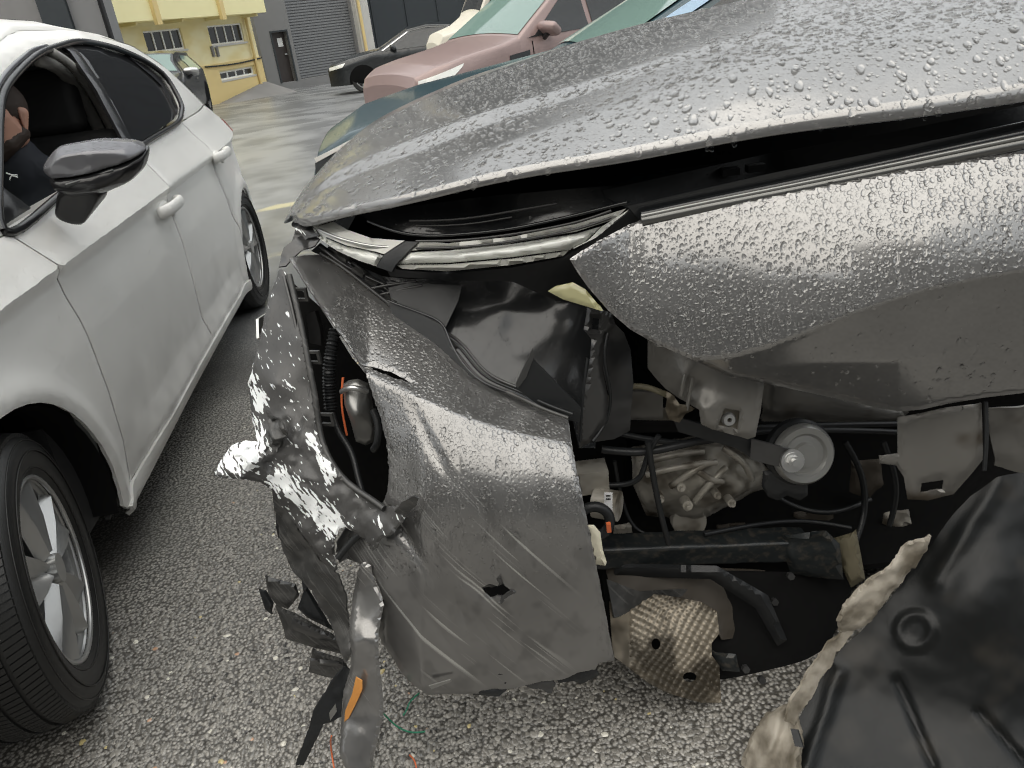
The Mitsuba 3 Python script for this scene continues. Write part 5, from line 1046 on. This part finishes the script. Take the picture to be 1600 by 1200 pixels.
def bumper():
    o = [(452, 403), (474, 399), (500, 398), (530, 417), (562, 442), (600, 472), (640, 502), (680, 530), (712, 554), (730, 576), (748, 594), (775, 608), (800, 619), (845, 640), (888, 655), (893, 690), (902, 740), (918, 815), (930, 875), (945, 950), (960, 1032), (935, 1036), (930, 1046), (905, 1050), (880, 1062), (850, 1064), (800, 1076), (770, 1078), (742, 1084), (700, 1084), (668, 1086), (645, 1070), (628, 1052), (612, 1025), (596, 1004), (590, 985), (597, 960), (600, 938), (585, 900), (560, 880), (540, 872), (525, 862), (528, 850), (560, 820), (597, 790), (606, 765), (608, 735), (604, 690), (594, 650), (582, 615), (572, 582), (545, 540), (505, 484), (476, 440)]
    dp = [(452, 403, 1.375), (500, 398, 1.43), (530, 417, 1.41), (600, 472, 1.345), (680, 530, 1.265), (748, 594, 1.19), (800, 619, 1.165), (888, 655, 1.125),
          (476, 440, 1.335), (505, 484, 1.285), (545, 540, 1.225), (580, 590, 1.17), (640, 600, 1.13), (700, 632, 1.10), (760, 655, 1.09), (820, 672, 1.092), (892, 688, 1.085),
          (594, 650, 1.15), (608, 735, 1.11), (597, 790, 1.085), (560, 820, 1.10), (525, 862, 1.11), (660, 720, 1.08), (720, 700, 1.075), (720, 740, 1.05), (730, 790, 1.03), (800, 705, 1.06), (805, 740, 1.037), (810, 780, 1.016), (815, 820, 1.003), (896, 720, 1.055), (902, 750, 1.032), (910, 790, 1.011), (920, 830, .998), (740, 840, 1.018), (820, 860, .997), (640, 690, 1.10), (660, 760, 1.062), (650, 800, 1.052),
          (640, 850, 1.045), (720, 880, 1.02), (800, 900, 1.0), (930, 880, .985), (960, 1032, .985), (850, 1050, .98), (742, 1084, .99), (660, 1080, 1.0), (612, 1020, 1.03), (590, 950, 1.06), (700, 980, 1.005)]
    dents = lambda P: sum(h * np.exp(-(((P[:, 0] - x) * c + (P[:, 1] - y) * s) / L) ** 2 - ((-(P[:, 0] - x) * s + (P[:, 1] - y) * c) / w) ** 2) for x, y, L, w, h, c, s in
                          ((672, 690, 60, 8, .004, .45, .89), (650, 860, 55, 8, .005, .5, .87), (720, 955, 22, 8, .006, .35, .94), (690, 990, 60, 6, .003, .6, .8), (780, 1000, 60, 5, .003, .68, .73), (620, 820, 40, 12, .007, .6, .8), (745, 920, 28, 10, .006, .7, .7)))
    hole = [(752, 918), (765, 912), (778, 916), (782, 906), (789, 915), (800, 925), (790, 931), (776, 930), (766, 934), (758, 926)]
    tear = [(569, 571), (590, 575), (612, 582), (628, 590), (645, 599), (626, 594), (608, 588), (588, 579), (572, 576)]
    k, v, f = part('bumper_cover', o, bumper_depth, BUMPER, step=5, th=.004, holes=[hole, tear], jag=.35, bump=dents, hem=(4, .0025), smooth=24)
    labels[k] = {'label': 'scraped grey bumper side with a crack and a punched hole'}
    up = lambda c, n: np.clip(n[:, 2] * 4 + .35, .1, 1) * np.clip((c[:, 2] - .44) * 8, .012, 1)
    stuff_drops(k + '__rain_drops', v, f, 9000, .0011, .0042, 81, expo=1.3, clip=up, seg=9)
    stuff_drops(k + '__large_drops', v, f, 260, .003, .0058, 82, expo=2.2, clip=up, seg=14, run=.8, height=.52, rings=SMOOTHDROP)
    run_ = lambda c, n: np.clip((c[:, 0] - .085) * 40, 0, 1) * (c[:, 2] < .55)
    stuff_drops(k + '__run_drops', v, f, 180, .0010, .0030, 83, clip=run_, seg=7, run=1.5)
    # top edge: returned flange with little clips
    fl = [(500, 396, 1.432), (530, 414, 1.412), (562, 438, 1.382), (600, 468, 1.347), (640, 498, 1.305), (680, 526, 1.268), (712, 550, 1.23), (748, 591, 1.192), (800, 616, 1.157), (845, 637, 1.13), (888, 653, 1.107)]
    rope('bumper_cover__top_flange', fl, .0030, RAWPL)
    rope('bumper_cover__top_flange', [(x + 7, y - 6, d + .012) for x, y, d in fl], .0026, BLACK)
    rope('bumper_cover__top_flange', [(x + 13, y - 9, d + .022) for x, y, d in fl[:-1]], .0030, DKMETAL)
    for i, (x, y, d) in enumerate(((530, 405, 1.42), (556, 428, 1.395), (577, 444, 1.38), (608, 470, 1.345), (622, 484, 1.33), (655, 505, 1.295), (676, 520, 1.28), (700, 540, 1.25))):
        q = box([0, 0, 0], [.028, .012, .007]); q.apply_transform(frame(Y(x + 5, y - 3, d + .004), [.75, -.55, -.35])); add(k + '__clip', q, RAWPL, smooth=False)
    part('bumper_cover__hole_lip', [(752, 918), (762, 908), (782, 902), (786, 912), (780, 916), (765, 918)], [(752, 918, 1.0), (782, 902, .985), (765, 918, 1.01)], DKMETAL, step=3, th=.003, rough=.012, rs=60)
    part('bumper_cover__hole_lip', [(770, 933), (786, 930), (800, 922), (806, 926), (792, 935), (784, 944), (776, 940)], [(770, 933, 1.0), (806, 924, .985), (780, 944, .985)], DKMETAL, step=3, th=.003, rough=.012, rs=60)
    # ragged lower hem
    for q, mt in (([(735, 1058), (790, 1048), (792, 1082), (772, 1090), (740, 1084)], BLACK), ([(806, 1052), (850, 1046), (868, 1070), (862, 1082), (830, 1076), (808, 1066)], DKMETAL), ([(866, 1048), (930, 1044), (938, 1058), (905, 1068), (872, 1064)], BLACK)):
        part('torn_hem', q, [(q[0][0], q[0][1], 1.0), (q[2][0], q[2][1], .985)], mt, step=4, th=.004, rough=.02, rs=50, jag=.8)
    part('hem_slot', [(670, 1072), (704, 1062), (706, 1065), (674, 1077)], [(670, 1074, .985), (706, 1063, .985)], DISCM, step=4, th=.002)
    # front corner skin
    c = [(437, 420), (447, 426), (452, 440), (462, 470), (472, 520), (482, 570), (492, 622), (497, 665), (505, 700), (522, 730), (545, 755), (575, 775), (600, 792), (622, 790), (640, 784), (648, 779), (652, 788), (640, 800), (628, 818), (612, 836), (596, 842), (590, 856), (582, 862), (576, 846), (560, 836), (540, 822), (530, 826), (522, 846), (524, 870), (528, 890), (520, 895), (505, 878), (480, 845), (456, 812), (440, 790), (428, 765), (402, 752), (372, 748), (352, 748), (332, 744), (340, 728), (350, 710), (362, 696), (384, 688), (402, 690), (396, 660), (390, 625), (388, 600), (395, 570), (402, 545), (412, 500), (424, 455)]
    cd = [(437, 420, 1.385), (424, 455, 1.37), (452, 450, 1.345), (402, 545, 1.31), (470, 530, 1.265), (390, 610, 1.28), (430, 600, 1.235), (488, 610, 1.225), (396, 665, 1.245), (440, 680, 1.19), (500, 690, 1.185), (335, 744, 1.165), (365, 696, 1.20), (390, 720, 1.165), (385, 748, 1.16), (425, 730, 1.185), (428, 765, 1.165), (470, 760, 1.145), (520, 740, 1.135), (560, 780, 1.10), (600, 795, 1.07), (650, 782, 1.005), (612, 836, 1.02), (582, 860, 1.045), (530, 820, 1.10), (456, 812, 1.15), (490, 830, 1.11), (520, 893, 1.09)]
    rid = lambda P, q, sd: 1 - 2 * np.abs(meshkit.fbm(np.stack([P[:, 0] / q, P[:, 1] / (q * 1.4), 0 * P[:, 0]], 1), 2, sd) - .5)
    crum = lambda P: -.010 * rid(P, 30, 21) * np.clip((P[:, 1] - 600) / 100, 0, 1) + .005 + .030 * (meshkit.fbm(np.stack([P[:, 0] / 22, P[:, 1] / 22, 0 * P[:, 0]], 1), 3, 9) - .5) * np.clip(1 - np.hypot((P[:, 0] - 395) / 70, (P[:, 1] - 715) / 55), 0, 1) ** .5 + .008 * (meshkit.fbm(np.stack([P[:, 0] / 14, P[:, 1] / 14, 0 * P[:, 0]], 1), 3, 12) - .5) * np.clip((P[:, 1] - 620) / 60, 0, 1)
    k, v, f = part('bumper_corner', c, cd, CORNER, step=4.5, th=.0035, jag=.7, bump=crum, smooth=18, hem=(5, .004))
    labels[k] = {'label': 'shattered bumper corner with white paint scuffs and a bent out flap'}
    stuff_drops(k + '__rain_drops', v, f, 500, .0007, .0018, 91, seg=6, clip=lambda c, n: np.clip(n[:, 2] * 4, .1, 1))
    rope('bumper_corner__frame_lip', [(452, 430, 1.352), (463, 475, 1.315), (473, 520, 1.282), (483, 572, 1.248), (493, 624, 1.22), (499, 668, 1.198), (508, 702, 1.175), (525, 733, 1.145), (548, 758, 1.115), (578, 779, 1.085), (600, 795, 1.062)], .0055, RAWPL)
    rope('bumper_corner__frame_lip', [(444, 432, 1.36), (455, 475, 1.322), (465, 520, 1.29), (475, 572, 1.255), (485, 624, 1.224), (491, 668, 1.20)], .0035, DKMETAL)
    for x, y, d in ((462, 460, 1.335), (482, 558, 1.262), (503, 655, 1.21)):
        b = cat([box([0, 0, .010], [.022, .006, .005]), box([0, 0, -.010], [.022, .006, .005]), box([.011, 0, 0], [.005, .006, .025])]); b.apply_transform(frame(Y(x + 8, y, d - .002), [.95, -.3, 0])); add(k + '__clip_tab', b, RAWPL, smooth=False)
    part('bent_bracket', [(404, 498), (432, 480), (434, 494), (412, 514), (410, 532), (405, 528)], [(404, 498, 1.36), (434, 485, 1.42)], SILVER, step=5, th=.006)
    part('torn_edge', [(415, 640), (430, 655), (445, 660), (450, 676), (440, 690), (432, 708), (424, 690), (412, 684), (420, 665)], [(415, 640, 1.205), (450, 676, 1.175), (424, 700, 1.175)], RAWPL, step=3, th=.004, rough=.04, rs=50, jag=.9)
    part('torn_tip', [(628, 784), (646, 776), (654, 780), (648, 794), (634, 800), (624, 806), (616, 800)], [(628, 784, 1.0), (654, 782, .985), (620, 804, 1.01)], RAWPL, step=4, th=.004, rough=.015, rs=40)
    part('folded_ridge', [(526, 848), (540, 826), (560, 838), (548, 868), (530, 880)], [(526, 848, 1.11), (560, 838, 1.12), (530, 880, 1.10)], DKMETAL, step=4, th=.004)
    rope('folded_ridge', [(528, 872, 1.085), (548, 848, 1.09), (566, 832, 1.09)], .006, BLACK)
    # crushed strip running down
    part('crushed_strip', [(424, 764), (440, 788), (458, 815), (482, 848), (508, 882), (528, 896), (540, 930), (545, 980), (549, 1020), (540, 1035), (528, 1005), (508, 962), (486, 926), (468, 900), (460, 898), (452, 880), (440, 850), (436, 832), (430, 800)],
         [(424, 764, 1.17), (458, 815, 1.145), (508, 882, 1.10), (540, 930, 1.07), (549, 1020, 1.02), (508, 962, 1.09), (452, 880, 1.17), (436, 820, 1.19), (486, 905, 1.105)], RAWPL, step=4.5, th=.004, jag=.6, rough=.025, rs=26, smooth=30)
    part('crushed_strip', [(430, 800), (446, 812), (470, 860), (462, 880), (450, 870), (440, 842), (434, 842)], [(430, 800, 1.20), (470, 860, 1.16), (440, 842, 1.21)], BLACK, step=4, th=.003, rough=.02, rs=40, jag=.7)
    # hanging torn strip with its orange reflector
    k, v, f = part('hanging_strip', [(563, 882), (570, 878), (580, 884), (582, 897), (588, 915), (598, 938), (600, 945), (596, 965), (591, 990), (592, 1030), (597, 1070), (600, 1110), (592, 1150), (584, 1180), (576, 1240), (544, 1240), (540, 1200), (530, 1175), (534, 1120), (537, 1080), (546, 1052), (549, 1020), (545, 985), (552, 930), (557, 900)],
         [(563, 882, 1.07), (598, 940, 1.03), (552, 930, 1.07), (570, 1000, 1.0), (592, 1030, .985), (545, 1040, 1.0), (570, 1060, .985), (600, 1110, .96), (534, 1120, .98), (565, 1150, .945), (560, 1240, .90)], BUMPER, step=5, th=.0035, jag=.5, rough=.012, rs=14, hem=(5, .004))
    labels[k] = {'label': 'torn bumper strip hanging down with an orange streak'}
    part('hanging_strip__orange_reflector', [(556, 1058), (566, 1064), (566, 1078), (556, 1100), (545, 1122), (538, 1128), (539, 1112), (550, 1085)], [(556, 1058, .978), (566, 1075, .974), (538, 1125, .972)], mat('amber', pr((.60, .26, .06), .2, clearcoat=.8)), step=4, th=.002)
    # slatted underside trim broken outwards
    for i, (q, d, mt) in enumerate((([(414, 900), (430, 904), (462, 912), (468, 930), (450, 952), (432, 945), (420, 930)], [(414, 900, 1.20), (468, 930, 1.17)], RAWPL),
                       ([(404, 920), (416, 922), (428, 942), (424, 960), (414, 952)], [(404, 920, 1.22), (428, 950, 1.19)], BLACK),
                       ([(430, 946), (462, 958), (500, 980), (520, 990), (530, 1000), (536, 1010), (535, 1022), (490, 1012), (446, 998), (444, 985)], [(430, 946, 1.17), (535, 1020, 1.12), (480, 985, 1.13)], RAWPL),
                       ([(458, 965), (510, 988), (528, 996), (526, 1004), (500, 1000), (454, 982)], [(458, 965, 1.128), (526, 1002, 1.11)], DKMETAL),
                       ([(488, 1014), (538, 1030), (545, 1046), (536, 1062), (510, 1058), (482, 1050)], [(488, 1014, 1.13), (540, 1050, 1.10)], RAWPL),
                       ([(484, 1028), (536, 1034), (536, 1044), (484, 1038)], [(484, 1030, 1.115), (536, 1040, 1.095)], DKMETAL),
                       ([(470, 900), (486, 926), (508, 962), (520, 985), (480, 965), (465, 950), (474, 925)], [(470, 900, 1.18), (520, 985, 1.13)], BLACK))):
        part('underside_trim', q, d, mt, step=5, th=.005, hem=(5, .008))
    part('dangling_bracket', [(538, 1042), (548, 1050), (536, 1085), (532, 1120), (520, 1128), (505, 1132), (490, 1165), (474, 1196), (462, 1196), (470, 1170), (482, 1140), (490, 1110), (510, 1080), (522, 1060)], [(538, 1042, 1.03), (532, 1120, .99), (466, 1196, .975), (500, 1110, .995)], BLACK, step=5, th=.006, rough=.01, rs=40, jag=.5)
    part('dangling_bracket__label', [(514, 1114), (524, 1100), (526, 1112), (516, 1126)], [(514, 1114, .985), (526, 1112, .98)], DISCM, step=4, th=.001)
    # inside the lamp opening
    pts = catmull([Y(*p) for p in ((524, 515, 1.30), (516, 560, 1.275), (514, 600, 1.265), (517, 640, 1.25))], 22)
    add(S_ + '__corrugated_hose', tube(pts, .0105 + .0022 * np.sin(np.arange(len(pts)) * 2 * np.pi / 2.75), 14), BLACK, smooth=60)
    rope('harness', [(519, 645, 1.25), (530, 675, 1.23), (548, 705, 1.21), (558, 740, 1.18), (566, 770, 1.15), (572, 800, 1.14)], .0055, BLACK)
    rope('harness', [(536, 590, 1.26), (534, 630, 1.25), (542, 680, 1.24)], .0022, ORANGEW)
    k, v, f = part('fog_lamp_can', [(536, 600), (545, 594), (560, 592), (578, 600), (584, 640), (588, 668), (584, 690), (572, 696), (556, 690), (548, 660), (538, 632)], [(536, 600, 1.25), (560, 592, 1.245), (584, 640, 1.245), (584, 690, 1.235), (556, 650, 1.21), (548, 660, 1.23)], DISCM, step=4, th=.01, hem=(9, .018), kernel='thin_plate_spline')
    rope('fog_lamp_can__band', [(534, 612, 1.24), (552, 606, 1.215), (574, 612, 1.222)], .005, SILVER)
    rope('fog_lamp_can__bezel', [(582, 640, 1.21), (590, 660, 1.20), (590, 690, 1.19), (584, 702, 1.20)], .007, BLACK)
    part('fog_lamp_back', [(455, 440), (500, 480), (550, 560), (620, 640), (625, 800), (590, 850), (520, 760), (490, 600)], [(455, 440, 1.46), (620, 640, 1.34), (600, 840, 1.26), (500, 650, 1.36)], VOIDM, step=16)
    part('mount_block', [(478, 490), (492, 486), (500, 515), (502, 540), (484, 536)], [(478, 490, 1.36), (502, 540, 1.34)], DKMETAL, step=6, th=.02)
    # crumpled pieces at the lamp's front end
    part('crumpled_corner', [(440, 398), (444, 386), (462, 372), (480, 366), (500, 372), (492, 384), (470, 392), (458, 402), (446, 416), (436, 416)], [(440, 398, 1.42), (480, 366, 1.45), (500, 372, 1.42), (446, 416, 1.385), (470, 386, 1.41)], DKMETAL, step=4, th=.003, rough=.03, rs=34)
    part('crumpled_corner', [(456, 378), (462, 356), (472, 346), (484, 342), (490, 352), (500, 366), (482, 372), (466, 384)], [(456, 378, 1.44), (484, 342, 1.47), (500, 366, 1.41)], CORNER, step=4, th=.003, rough=.03, rs=34)
    part('crumpled_corner', [(486, 392), (500, 398), (520, 420), (545, 440), (600, 470), (640, 480), (680, 470), (640, 448), (590, 430), (540, 412), (500, 380)], [(486, 392, 1.45), (680, 470, 1.36), (540, 430, 1.43)], BLACK, step=7, th=.003, rough=.03, rs=24)
    for a in ([(500, 385, 1.44), (540, 415, 1.41), (590, 440, 1.385), (640, 462, 1.35)], [(575, 452, 1.37), (610, 445, 1.36), (650, 440, 1.35)], [(590, 462, 1.365), (630, 452, 1.35), (660, 446, 1.34)]):
        rope('loose_trim', a, .003, DKMETAL)
    # loose wires on the ground
    def wire(key, ps, mt, r=.0016): add(S_ + '__' + key, tube(catmull(ps, 6), r, 8), mt, smooth=True)
    g = lambda x, y, z=.004: Zp(x, y, z)
    wire('green_wire', [Y(598, 1112, .98), g(606, 1122, .05), g(622, 1136, .02), g(642, 1144, .006), g(664, 1143, .008)], GREENW)
    wire('green_wire', [g(655, 1083, .004), g(640, 1098, .008), g(636, 1108, .006), g(630, 1118, .004)], GREENW)
    wire('orange_wire', [Y(518, 1150, .98), g(518, 1175, .03), g(522, 1200, .01), g(528, 1230, .005)], ORANGEW)
    wire('orange_wire', [g(640, 1180, .004), g(648, 1190, .012), g(652, 1210, .004)], ORANGEW)
    name(S_, 'wrecked dark grey SUV with torn front bumper, open wheel arch and raised wet bonnet', 'car')
bumper()
